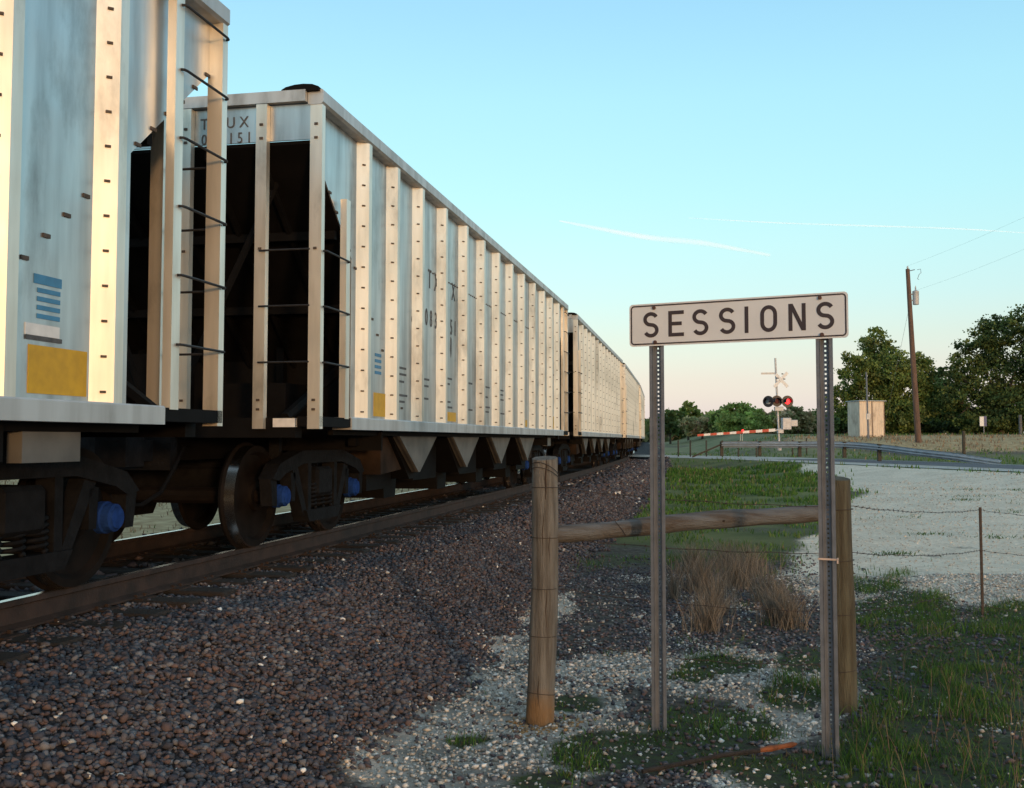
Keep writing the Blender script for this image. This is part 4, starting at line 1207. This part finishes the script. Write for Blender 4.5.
wire('barbed_wire', [onA(1.10), onB(.98), tp_(549.5), beyond(550)], 'second barbed wire, crossing the thin steel post at mid height', sag=.03)
wire('barbed_wire', [onA(.80), onB(.62), tp_(582.5), beyond(584)], 'third barbed wire, crossing the thin steel post low down', sag=.04)
wire('barbed_wire', [onA(.50), onB(.30), tp_(603), beyond(606)], 'lowest barbed wire, just above the grass', sag=.06)

# rusty bar and dead stick in the grass
q0, q1 = at(640, 772, 5.3), at(792, 735, 5.75)
bar = tag(empty('rusty_bar', (q0.x, q0.y, float(ground_z(q0.x, q0.y))+.03)), 'dark bar with an orange rusted end lying in the grass between the sign posts', 'scrap bar')
dv = Vector((q1.x-q0.x, q1.y-q0.y, float(ground_z(q1.x, q1.y))-float(ground_z(q0.x, q0.y))+.03))
MB().tube([(0,0,0), dv*.5+Vector((0,0,.01)), dv*.74], [.012, .013, .014], 8).build('shaft', M_TIE, bar)
fixn(MB().tube([dv*.735, dv*.82, dv*.90, dv*.97, dv], [.010, .017, .012, .015, .005], 7).build('rusted_end', M_RUSTBAR, bar))
# orange rust-stained soil clod at the left post's foot
clod = stones('stained_soil', np.stack([bA.x+rng.normal(0, .11, 240), bA.y-.05+rng.normal(0, .09, 240), np.full(240, -.72)], 1), rng.uniform(.008, .022, 240), pick(np.array([(.30,.17,.07),(.24,.15,.08),(.36,.26,.16)]), 240), True)
v_ = np.empty(len(clod.data.vertices)*3); clod.data.vertices.foreach_get('co', v_); v_ = v_.reshape(-1, 3); v_[:, 2] += ground_z(v_[:, 0], v_[:, 1])+.72; clod.data.vertices.foreach_set('co', v_.ravel())
tag(clod, 'orange brown crumbly soil around the foot of the left wooden post', 'soil')

# ------------------------------------------------------------------ crossing signal
D = 55.0
mb = at(779, 450, D)
sig = tag(empty('crossing_signal', mb), 'railroad crossing mast with crossbuck, lit red lamp and control box behind the guardrail', 'crossing signal')
def rel(px, py, o, dd=0.0): return at(px, py, D+dd) - Vector(o.location)
MB().tube([(0,0,0), rel(776, 358, sig)], .055, 10).build('mast', M_GREY, sig)
def blade(p0, p1, w, m):
    a, b_ = rel(*p0, sig, -.12), rel(*p1, sig, -.12)
    d = (b_-a).normalized(); nn = Vector((-d.z, 0, d.x))*w/2
    v = [a-nn, b_-nn, b_+nn, a+nn]; v = [x+Vector((0, dy, 0)) for dy in (0, .02) for x in v]
    return fixn(MB().add(v, [(0,1,2,3),(7,6,5,4),(0,4,5,1),(1,5,6,2),(2,6,7,3),(3,7,4,0)]).build('crossbuck_blade', m, sig))
blade((774.5, 387), (788, 372.5), .16, M_WHITE)
b2 = blade((776, 374), (788, 387), .16, M_WHITE); b2.location.y = -.025
bd = blade((762, 373.4), (776, 373.2), .10, M_GREY); bd.name = 'bracket_arm'; bd.location.y = .08
m_ = MB()
for dx, dz in ((-.15, .1), (.1, .32), (.2, .05)):
    c_ = rel(781, 380, sig, -.16)+Vector((dx, 0, dz)); m_.box(c_.x-.05, c_.x+.05, c_.y-.004, c_.y, c_.z-.03, c_.z+.03)
m_.build('crossbuck_marks', M_PAINT, sig)
cb_ = rel(779, 401, sig, -.1)
MB().tube([cb_+Vector((-.55, 0, 0)), cb_+Vector((.55, 0, 0))], .04, 8).build('lamp_bar', M_GREY, sig)
def lamp(px, py, yaw, rr, lens_m, dd=-.2):
    c_ = rel(px, py, sig, dd)
    M_ = Matrix.Translation(c_) @ Matrix.Rotation(R(yaw), 4, 'Z')
    dsk = MB().lathe([(-.02, rr), (.0, rr)], 'y', n=20).xform(M_).build('lamp_backplate', M_HOOD, sig)
    ln = MB().lathe([(-.06, .12), (-.045, .14), (-.021, .15)], 'y', n=16).xform(M_).build('lens', lens_m, sig)
    h = MB()
    vs = []; n_ = 12
    for k in range(n_+1):
        a = R(-20+220*k/n_)
        for r_, y_ in ((.16, -.02), (.16, -.32), (.168, -.32), (.168, -.02)): vs.append((r_*math.cos(a), y_, r_*math.sin(a)))
    fs = []
    for k in range(n_):
        for j in range(4): fs.append((k*4+j, k*4+(j+1) % 4, (k+1)*4+(j+1) % 4, (k+1)*4+j))
    h.add(vs, fs).xform(M_); fixn(h.build('lamp_hood', M_HOOD, sig))
lamp(768.5, 401.5, -38, .30, M_LENS); lamp(777, 401, 0, .29, M_DIMRED, -.1); lamp(787.5, 401.5, 5, .31, M_REDLAMP, -.25)
c_ = rel(779, 409, sig, -.12); MB().bbox(c_.x-.24, c_.x+.22, c_.y-.1, c_.y+.1, c_.z-.11, c_.z+.12, .02).build('junction_box', M_GREY, sig)
c_ = rel(785, 424, sig, -.05); m_ = MB().bbox(c_.x-.18, c_.x+.28, c_.y-.2, c_.y+.2, c_.z-.30, c_.z+.32, .03); m_.build('gate_motor', M_GREY, sig)
c_ = rel(793, 423, sig, -.05); MB().bbox(c_.x-.22, c_.x+.2, c_.y-.16, c_.y+.16, c_.z-.18, c_.z+.16, .02).build('gate_motor_cover', M_GREY, sig)
c_ = rel(780, 431.5, sig, -.05); MB().bbox(c_.x-.15, c_.x+.15, c_.y-.14, c_.y+.14, c_.z-.1, c_.z+.12, .02).build('gate_pivot', M_GREY, sig)
ga, gb = rel(775, 430, sig, -.3), rel(697, 435.3, sig, -.3)
m_ = MB(); nst = 12
for k in range(nst):
    a, b_ = ga.lerp(gb, k/nst), ga.lerp(gb, (k+1)/nst)
    h0, h1 = .075-.02*k/nst, .075-.02*(k+1)/nst
    v = [a+Vector((0, y_, z_*h0)) for y_ in (-.02, .02) for z_ in (-1, 1)] + [b_+Vector((0, y_, z_*h1)) for y_ in (-.02, .02) for z_ in (-1, 1)]
    m_.add(v, [(0,1,5,4),(2,6,7,3),(1,3,7,5),(0,4,6,2),(0,2,3,1),(4,5,7,6)], k % 2)
fixn(m_.build('gate_arm', [M_WHITE, M_REDPAINT], sig))
m_ = MB()
for px, py in ((742.5, 430.5),):
    c_ = rel(px, py, sig, -.34); m_.lathe([(-.03, .055), (.03, .055)], 'y', tuple(c_), 12)
m_.build('arm_lamp', M_REDLAMP, sig)
MB().tube([rel(775, 430.5, sig, -.2), rel(781, 429, sig, -.1)], .04, 6).build('arm_bracket', M_GREY, sig)
m_ = MB(); c_ = rel(741, 436, sig, -.3)
for dx in (-.05, .05): m_.box(c_.x+dx-.01, c_.x+dx+.01, c_.y-.01, c_.y+.01, c_.z-.25, c_.z+.1)
m_.build('arm_rest', M_GREY, sig)
MB().lathe([(0, .12), (.12, .12), (.14, .08)], 'z', (0, 0, -.02), 12).build('mast_base', M_GREY, sig)

# ------------------------------------------------------------------ guardrail
GP = [(722, 441.3, 57), (760, 441.2, 55.5), (800, 441.3, 54), (845, 441.6, 52), (880, 444.2, 50), (915, 448.5, 48), (955, 453, 46), (1000, 459.5, 44.2)]
gr0 = at(*GP[0]); rail_o = tag(empty('guardrail', (gr0.x, gr0.y, float(ground_z(gr0.x, gr0.y)))), 'long blue grey steel guardrail beyond the road, its right end sloping into the ground', 'guardrail')
O_ = Vector(rail_o.location)
top = [at(*g)-O_ for g in GP]
topc = catmull([tuple(p) for p in top], 6)
prof = [(0, 0), (.03, -.02), (.03, -.07), (-.05, -.105), (-.05, -.155), (.0, -.19), (.0, -.205), (-.05, -.24), (-.05, -.29), (.03, -.325), (.03, -.375), (0, -.395)]
prof = [(a-.0, z*.86) for a, z in prof]
vs = []
for i, p in enumerate(topc):
    d = topc[min(i+1, len(topc)-1)]-topc[max(i-1, 0)]; d = d/np.linalg.norm(d); nn = np.array((d[1], -d[0], 0))   # toward the road
    for a, z in prof: vs.append(tuple(p - nn*(-a)*-1*1.6 + np.array((0, 0, z))))
    for a, z in prof: vs.append(tuple(p - nn*(-a)*-1*1.6 + nn*-.004 + np.array((0, 0, z))))
fs = []; k = len(prof)
for i in range(len(topc)-1):
    for j in range(k-1):
        A = i*2*k; B = (i+1)*2*k
        fs.append((A+j, A+j+1, B+j+1, B+j)); fs.append((A+k+j, B+k+j, B+k+j+1, A+k+j+1))
fixn(MB().add(vs, fs).build('rail_beam', M_GUARD, rail_o))
for i in (0, 1, 2, 3, 4):
    p = top[i]; m_ = MB().box(p.x-.08, p.x+.08, p.y+.12, p.y+.28, p.z-.80, p.z+.0); m_.build('rail_post', M_GPOST, rail_o)
    MB().box(p.x-.07, p.x+.07, p.y+.01, p.y+.118, p.z-.33, p.z-.02).build('spacer_block', M_GPOST, rail_o)
e0 = top[0]
MB().tube([e0+Vector((0, .1, -.15)), e0+Vector((-1.6, .2, -.85))], .05, 6).build('end_strut', M_GPOST, rail_o)

# ------------------------------------------------------------------ utility pole
pb = at(918, 441, 68); ptop = at(910.5, 268, 68)
pole = tag(empty('utility_pole', (pb.x, pb.y, pb.z-.3)), 'tall leaning brown utility pole with a grey transformer near its top', 'utility pole')
tv = ptop-pb+Vector((0,0,.3))
MB().tube([(0,0,0), tv*.5+Vector((-.02,0,0)), tv], [.20, .17, .13], 12).build('pole_shaft', M_POLE, pole, smooth=40)
c_ = tv + at(917.5, 297.5, 68) - ptop + Vector((0, -.1, 0))
fixn(MB().lathe([(-.45, .15), (-.44, .19), (-.1, .20), (.38, .20), (.40, .21), (.44, .2), (.5, .08)], 'z', tuple(c_), 16).build('transformer', M_GREY, pole, smooth=40))
m_ = MB(); m_.box(c_.x-.35, c_.x-.15, c_.y-.03, c_.y+.03, c_.z-.2, c_.z-.12); m_.box(c_.x-.35, c_.x-.15, c_.y-.03, c_.y+.03, c_.z+.2, c_.z+.28); m_.build('transformer_bracket', M_GALV, pole)
fixn(MB().lathe([(.5, .03), (.55, .06), (.6, .03), (.65, .06), (.7, .03), (.8, .02)], 'z', tuple(c_), 10).build('bushing', M_GREY, pole))
m_ = MB(); m_.tube([tv+Vector((0,0,-.15)), tv+Vector((.45,-.05,-.05))], .03, 6); m_.build('insulator_bracket', M_GALV, pole)
m_ = MB(); c1 = tv+Vector((.75, 0, -.35)); m_.tube([c1+Vector((-.12, 0, .3)), c1+Vector((.1, 0, .35)), c1+Vector((.12, 0, .1)), c1, c1+Vector((-.12, 0, -.3)), c1+Vector((-.02, 0, -.35))], .018, 5); m_.build('fuse_cutout', M_GALV, pole)
fixn(MB().lathe([(0, .03), (.05, .06), (.12, .06), (.2, .03)], 'z', tuple(tv), 10).build('insulator', M_GREY, pole))
def cable(name, a, b_, sag, label, r=.009):
    o = tag(empty(name, a), label, 'cable', 'overhead power cables')
    pts = [(a.lerp(b_, t)+Vector((0, 0, -sag*4*t*(1-t))))-a for t in np.linspace(0, 1, 24)]
    MB().tube(pts, r, 4).build('strand', mat('cable_'+name, (.16, .17, .2), .6), o)
pt = Vector(pole.location)+tv
cable('power_line', pt+Vector((0, 0, .2)), at(1200, 132, 40), .25, 'upper thin overhead wire running from the pole top to the upper right', .0035)
cable('power_line', pt+Vector((.5, 0, -1.4)), at(1200, 168, 40), .3, 'lower thin overhead wire running from the transformer to the right', .0035)
gy = at(893, 340, 76); cable('guy_wire', Vector(pole.location)+tv*.80, Vector((gy.x-.8, gy.y, float(ground_z(gy.x-.8, gy.y)))), .0, 'faint guy wire slanting down left from the utility pole', .008)
# ------------------------------------------------------------------ shed, thin pole, small posts
sb_ = at(866, 434.5, 75)
shed = tag(empty('metal_shed', (sb_.x, sb_.y, sb_.z), R(14)), 'small square shed of bare corrugated metal glowing warm, left of the utility pole', 'shed')
W_, D_, H_ = 2.0, 1.5, 2.35
def corr(x0, x1, y, z0, z1, ax='x'):
    m_ = MB(); n_ = 26; vs = []
    for i in range(n_+1):
        x = x0+(x1-x0)*i/n_; o_ = .002*(1 if i % 2 else -1)
        for z in (z0, z1):
            for t in (0, .02): vs.append((x, y+o_+t, z) if ax == 'x' else (y+o_+t, x, z))
    fs = []
    for i in range(n_):
        a, b_ = i*4, (i+1)*4
        fs += [(a, b_, b_+2, a+2), (a+1, a+3, b_+3, b_+1), (a+2, b_+2, b_+3, a+3)]
    return m_.add(vs, fs)
for nm, y_, ax_ in (('front_wall', -D_/2, 'x'), ('back_wall', D_/2, 'x')):
    fixn(corr(-W_/2, W_/2, y_, 0-.3, H_-.02, ax_).build(nm, M_SHED, shed))
for nm, x_ in (('side_wall', -W_/2), ('side_wall', W_/2)):
    fixn(corr(-D_/2, D_/2, x_, -.3, H_-.02, 'y').build(nm, M_SHED, shed))
MB().box(-W_/2-.1, W_/2+.1, -D_/2-.12, D_/2+.12, H_, H_+.05).build('roof', mat('shed_roof_metal', (.38, .46, .55), .4, .6), shed)
for x_ in (-.02, W_/2-.05): MB().box(x_, x_+.035, -D_/2-.05, -D_/2-.025, -.2, H_-.03).build('door_seam', mat('shed_rust_seam', (.20, .12, .08), .7), shed)
p0 = at(868, 434, 70); p1 = at(867, 372, 70)
tpole = tag(empty('thin_grey_pole', p0), 'thin bare grey pole standing in front of the metal shed', 'pole')
m_ = MB().tube([(0, 0, -.3), p1-p0], [.07, .05], 8); m_.build('pole_shaft', M_GALV, tpole)
MB().bbox(-.15, .12, -.14, -.06, .95, 1.35, .02).build('meter_box', M_GREY, tpole)
for (px, y0, y1, dd, wpx, lab, m__) in ((963, 452, 431, 58, 3.2, 'short brown field post in the dry grass right of the utility pole', M_GPOST), (1020, 431, 415, 80, 3, 'pale field post at the right edge by the dark trees', M_LOG)):
    p0 = at(px, y0, dd); p1 = at(px, y1, dd)
    o = tag(empty('field_post', p0), lab, 'fence post'); r_ = wpx/2/FPX*dd
    MB().tube([(0, 0, -.4), (p1-p0)*.96, p1-p0], [r_*1.05, r_, r_*.8], 9).build('post_body', m__, o)
p0 = at(983.5, 430, 82); o = tag(empty('roadside_marker', p0), 'small white and blue marker sign in front of the dark right hand trees', 'sign')
MB().box(-.03, .03, -.02, .02, -.3, .3).build('marker_stake', M_GALV, o)
MB().box(-.32, .0, -.03, -.01, .3, 1.05).build('white_panel', M_WHITE, o); MB().box(.003, .22, -.03, -.01, .3, 1.08).build('blue_panel', mat('navy_panel', (.04, .07, .22), .5), o)
# far wire fence posts in the green field
FL = ['leftmost thin post of the far wire fence, nearest the left sign post', 'second thin post from the left in the far wire fence', 'third thin post from the left in the far wire fence', 'thin far fence post just behind the guardrail left end', 'thin far fence post below the red lamp on the gate arm', 'thin far fence post midway between the arm lamp and signal mast', 'thin far fence post just right of the crossing signal mast', 'rightmost thin far fence post, nearest the right sign post']
for i, px in enumerate((678, 690, 706, 722, 738, 756, 792, 806)):
    dd = 62 + (px % 7)*.4; p0 = at(px, 447.5, dd); p0.z = float(ground_z(p0.x, p0.y))
    o = tag(empty('far_fence_post', p0), FL[i], 'fence post', 'far wire fence posts in the field')
    MB().tube([(0, 0, -.1), (0, 0, 1.0)], .045, 6).build('post_body', M_GPOST, o)

# ------------------------------------------------------------------ trees
def tree(name, label, base, lobes, trunk_r, pal, nleaf, leaf, seed, group=None, gaps=.0, cat='tree', hubz=.35):
    """lobes: list of (dx, dy, dz, rx, ry, rz) relative to base"""
    r2 = np.random.default_rng(seed); random.seed(seed)
    o = tag(empty(name, base), label, cat, group)
    # limbs
    m_ = MB(); lob = np.array(lobes, float)
    zc_ = lob[:, 2].min()*.45
    hub = Vector((0, 0, max(.4, zc_)))
    m_.tube([(0, 0, -.4), (0.03, 0, hub.z*.5), hub], [trunk_r*1.4, trunk_r, trunk_r*.8], 8)
    for (dx, dy, dz, rx, ry, rz) in lobes:
        e = Vector((dx, dy, dz)); mid_ = hub.lerp(e, .5)+Vector((random.uniform(-.3, .3), random.uniform(-.3, .3), random.uniform(-.1, .4)))
        m_.tube([hub, mid_, e], [trunk_r*.6, trunk_r*.35, trunk_r*.12], 6)
        for q in range(4):
            a = Vector((dx, dy, dz))+Vector((random.uniform(-1, 1)*rx*.8, random.uniform(-1, 1)*ry*.8, random.uniform(-.7, .9)*rz))
            m_.tube([mid_.lerp(e, .5), a], [trunk_r*.2, trunk_r*.05], 4)
    m_.build('trunk', M_BARK, o)
    vol = lob[:, 3]*lob[:, 4]*lob[:, 5]; pr = vol**.75; pr /= pr.sum()
    # clumps inside the lobes, leaves inside clumps
    ncl = max(30, nleaf//55)
    li = r2.choice(len(lob), ncl, p=pr)
    dirs = r2.normal(size=(ncl, 3)); dirs /= np.linalg.norm(dirs, axis=1)[:, None]
    rad = r2.uniform(.25, 1.0, ncl)**.5
    cc = lob[li, :3] + dirs*rad[:, None]*lob[li, 3:6]
    cs = r2.uniform(.10, .26, ncl)*(lob[li, 3]+lob[li, 5])*.5*1.25
    ci = r2.integers(0, ncl, nleaf)
    g = r2.normal(size=(nleaf, 3))*.55
    P = cc[ci] + g*cs[ci][:, None]*np.array([1.1, 1.1, .75])
    keep = P[:, 2] > .1
    P = P[keep]; ci = ci[keep]; N_ = len(P)
    Rm = rand_rot(N_)
    sz = r2.uniform(.6, 1.3, N_)*leaf
    q = np.array([(-.5, -.3, 0), (.1, -.55, .08), (.55, .1, 0), (-.05, .5, -.06)])
    V = np.einsum('nij,kj->nki', Rm, q)*sz[:, None, None] + P[:, None, :]
    F = np.array([(0, 1, 2), (0, 2, 3)])[None] + (np.arange(N_)*4)[:, None, None]
    base_c = pal[r2.integers(0, len(pal), ncl)]*r2.uniform(.75, 1.3, (ncl, 1))
    cols = base_c[ci]*r2.uniform(.8, 1.2, (N_, 1))
    me = mesh_np('crown', V.reshape(-1, 3), F.reshape(-1, 3), np.repeat(cols, 4, 0), M_LEAF)
    inst(me, 'crown', o)
    return o
DG = 2.0*np.array([(.045,.068,.022),(.060,.085,.025),(.038,.056,.020),(.075,.098,.030)])
MG = 2.0*np.array([(.085,.12,.030),(.11,.15,.040),(.07,.10,.028),(.13,.155,.05)])
BG = 2.0*np.array([(.17,.14,.075),(.13,.12,.06),(.19,.14,.09),(.10,.11,.05)])
def lobes_px(base_px, depth, L, dj=1.5, sd=0):
    random.seed(sd)
    b_ = at(base_px[0], base_px[1], depth); outl = []
    for (px, py, rx, rz) in L:
        p = at(px, py, depth); k = depth/FPX
        outl.append((p.x-b_.x, random.uniform(-dj, dj), p.z-b_.z, rx*k, rx*k*.9, rz*k))
    return b_, outl
b_, L = lobes_px((868, 436), 95, [(852, 372, 15, 20), (848, 400, 16, 20), (880, 345, 16, 18), (885, 372, 24, 24), (870, 400, 22, 24), (905, 390, 22, 26), (922, 372, 16, 20), (932, 400, 14, 22), (895, 415, 26, 16), (860, 418, 18, 14)], sd=1)
tree('leafy_tree', 'tall bright edged leafy tree rising behind the small metal shed', b_, L, .28, MG*.8, 40000, .20, 11)
b_, L = lobes_px((1000, 436), 92, [(1003, 335, 22, 20), (985, 350, 20, 18), (1025, 325, 24, 18), (1040, 360, 34, 30), (1000, 380, 34, 28), (965, 375, 14, 24), (962, 402, 20, 22), (1010, 408, 34, 24), (1050, 400, 32, 28), (985, 420, 30, 12)], sd=2)
tree('leafy_tree', 'massive dark green tree at the right edge of the field', b_, L, .35, DG*.9, 46000, .20, 12)
b_, L = lobes_px((938, 436), 104, [(938, 395, 16, 20), (950, 410, 18, 18), (925, 412, 18, 16), (945, 378, 10, 12)], sd=3)
tree('leafy_tree', 'dark lower tree filling the gap behind the utility pole', b_, L, .2, DG*.9, 14000, .22, 13)
specs = [
 ((670, 437), 135, [(672, 418, 12, 9), (662, 424, 14, 9), (676, 428, 12, 8)], DG, 'small dark bush at the far left end of the tree line', 4500, 'bush'),
 ((688, 438), 140, [(688, 408, 8, 6), (684, 414, 9, 7), (693, 415, 8, 7)], MG*1.2, 'small round topped tree above the low tree line just right of the left sign post', 3500, 'tree'),
 ((702, 438), 130, [(700, 424, 14, 9), (690, 427, 13, 8), (712, 422, 11, 9)], BG*1.4, 'brownish olive bush in the far tree line left of the gate arm lamp', 5500, 'bush'),
 ((742, 438), 122, [(738, 412, 16, 9), (726, 418, 14, 10), (752, 416, 14, 11), (740, 424, 24, 10), (760, 424, 12, 9)], MG*1.3, 'broad mid green tree in the tree line left of the crossing signal', 11000, 'tree'),
 ((798, 438), 112, [(795, 412, 10, 9), (803, 418, 12, 11), (786, 422, 12, 10), (800, 426, 18, 9)], BG*1.2, 'olive brown tree directly behind the crossing signal lamps', 7500, 'tree'),
 ((822, 438), 118, [(820, 420, 14, 10), (832, 424, 14, 10), (812, 426, 12, 8), (845, 424, 14, 10)], DG*1.5, 'low dark tree behind the right sign post', 6500, 'tree'),
 ((770, 438), 150, [(770, 424, 14, 8), (760, 426, 12, 7), (782, 426, 12, 7)], DG, 'low dark bush behind the crossing gate mast', 3500, 'bush'),
 ((845, 437), 102, [(842, 424, 10, 9), (852, 424, 10, 9), (836, 428, 8, 7)], DG, 'dark bush at the left corner of the metal shed', 3500, 'bush'),
 ((900, 436), 100, [(892, 426, 16, 8), (912, 426, 16, 8), (930, 426, 14, 8)], DG*.9, 'dark undergrowth right of the shed behind the pole foot', 5000, 'bush'),
 ((975, 436), 98, [(960, 427, 16, 7), (985, 427, 18, 7), (1012, 427, 18, 7), (1040, 425, 20, 8)], DG*.8, 'dark undergrowth below the massive right hand tree', 6000, 'bush'),
]
for i, (bp_, dd, L_, pal, lab, n_, cat_) in enumerate(specs):
    b_, L = lobes_px(bp_, dd, L_, sd=20+i)
    b_.z = min(b_.z, float(ground_z(b_.x, b_.y)))
    b0, _ = lobes_px(bp_, dd, L_, sd=20+i)
    L = [(a, b__, c_+(b0.z-b_.z), d_, e_, f_) for a, b__, c_, d_, e_, f_ in L]
    tree('leafy_tree' if cat_ == 'tree' else 'bush', lab, b_, L, .13, pal, n_, .30, 40+i, cat=cat_)
# distant wood beyond and either side (reads as one mass)
r3 = np.random.default_rng(99)
N_ = 24000
ta = r3.uniform(-1.15, 1.0, N_); rr_ = r3.uniform(165, 190, N_)
Xw = np.sin(ta)*rr_; Yw = np.cos(ta)*rr_
Hw = 2.4 + 2.2*fbm(Xw, Yw, 14, 61, 3)
Zw = ground_z(Xw, Yw) + Hw*r3.uniform(0, 1, N_)
P = np.stack([Xw, Yw, Zw], 1)
q = np.array([(-.5, -.3, 0), (.1, -.55, .08), (.55, .1, 0), (-.05, .5, -.06)])
V = np.einsum('nij,kj->nki', rand_rot(N_), q)*r3.uniform(.7, 1.6, N_)[:, None, None] + P[:, None, :]
F = np.array([(0, 1, 2), (0, 2, 3)])[None] + (np.arange(N_)*4)[:, None, None]
cols = np.where(r3.random((N_, 1)) < .4, BG[r3.integers(0, 4, N_)]*.8, DG[r3.integers(0, 4, N_)])
wd = bpy.data.objects.new('distant_wood', mesh_np('distant_wood', V.reshape(-1, 3), F.reshape(-1, 3), np.repeat(cols, 4, 0), M_LEAF)); COL.objects.link(wd)
tag(wd, 'far low band of mixed green and brown woodland along the horizon', 'woodland', kind='stuff')

# ------------------------------------------------------------------ contrails
mc = bpy.data.materials.new('contrail_vapour'); mc.use_nodes = True
n, l = mc.node_tree.nodes, mc.node_tree.links
b = n['Principled BSDF']; b.inputs['Base Color'].default_value = (.95, .95, .95, 1); b.inputs['Roughness'].default_value = 1
b.inputs['Emission Color'].default_value = (1, .97, .95, 1)
trn = n.new('ShaderNodeBsdfTransparent'); mix = n.new('ShaderNodeMixShader'); dif = n.new('ShaderNodeBsdfDiffuse'); dif.inputs[0].default_value = (.8, .8, .8, 1)
trl = n.new('ShaderNodeBsdfTranslucent'); trl.inputs[0].default_value = (.8, .8, .8, 1); ads = n.new('ShaderNodeAddShader'); l.new(dif.outputs[0], ads.inputs[0]); l.new(trl.outputs[0], ads.inputs[1])
lw = n.new('ShaderNodeLayerWeight'); lw.inputs[0].default_value = .5
tc = n.new('ShaderNodeTexCoord'); nz = n.new('ShaderNodeTexNoise'); nz.inputs['Scale'].default_value = .008; nz.inputs['Detail'].default_value = 1; l.new(tc.outputs['Object'], nz.inputs['Vector'])
inv_ = n.new('ShaderNodeMath'); inv_.operation = 'SUBTRACT'; inv_.inputs[0].default_value = 1; l.new(lw.outputs['Facing'], inv_.inputs[1])
pw = n.new('ShaderNodeMath'); pw.operation = 'POWER'; pw.inputs[1].default_value = 1.3; l.new(inv_.outputs[0], pw.inputs[0])
mm = n.new('ShaderNodeMath'); mm.operation = 'MULTIPLY'; l.new(pw.outputs[0], mm.inputs[0]); l.new(nz.outputs[0], mm.inputs[1])
ms = n.new('ShaderNodeMath'); ms.operation = 'MULTIPLY'; ms.inputs[1].default_value = .42; l.new(mm.outputs[0], ms.inputs[0])
l.new(ms.outputs[0], mix.inputs[0]); l.new(trn.outputs[0], mix.inputs[1]); l.new(ads.outputs[0], mix.inputs[2]); l.new(mix.outputs[0], n['Material Output'].inputs[0])
def contrail(pix, rad, label, dens=1.0):
    P = [at(px, py, 2500) for px, py in pix]; o0 = P[0]
    m_ = MB(); pts = [Vector(q) for q in catmull([tuple(p-o0) for p in P], 6)]
    k = len(pts); rs = [rad*(.25+.75*math.sin(math.pi*min(1, i/(k-1)*1.15)/1.15*.98)) for i in range(k)]
    m_.tube(pts, rs, 24, cap=False)
    o = m_.build('contrail', mc, None, smooth=80); o.location = o0
    tag(o, label, 'contrail')
contrail([(560, 219), (600, 227), (650, 236), (700, 241), (735, 247), (772, 254)], 8, 'short bright contrail slanting across the sky left of centre above the sign')
contrail([(690, 216), (780, 221), (870, 224), (960, 227), (1040, 232)], 2.2, 'long faint contrail running to the right edge of the sky')
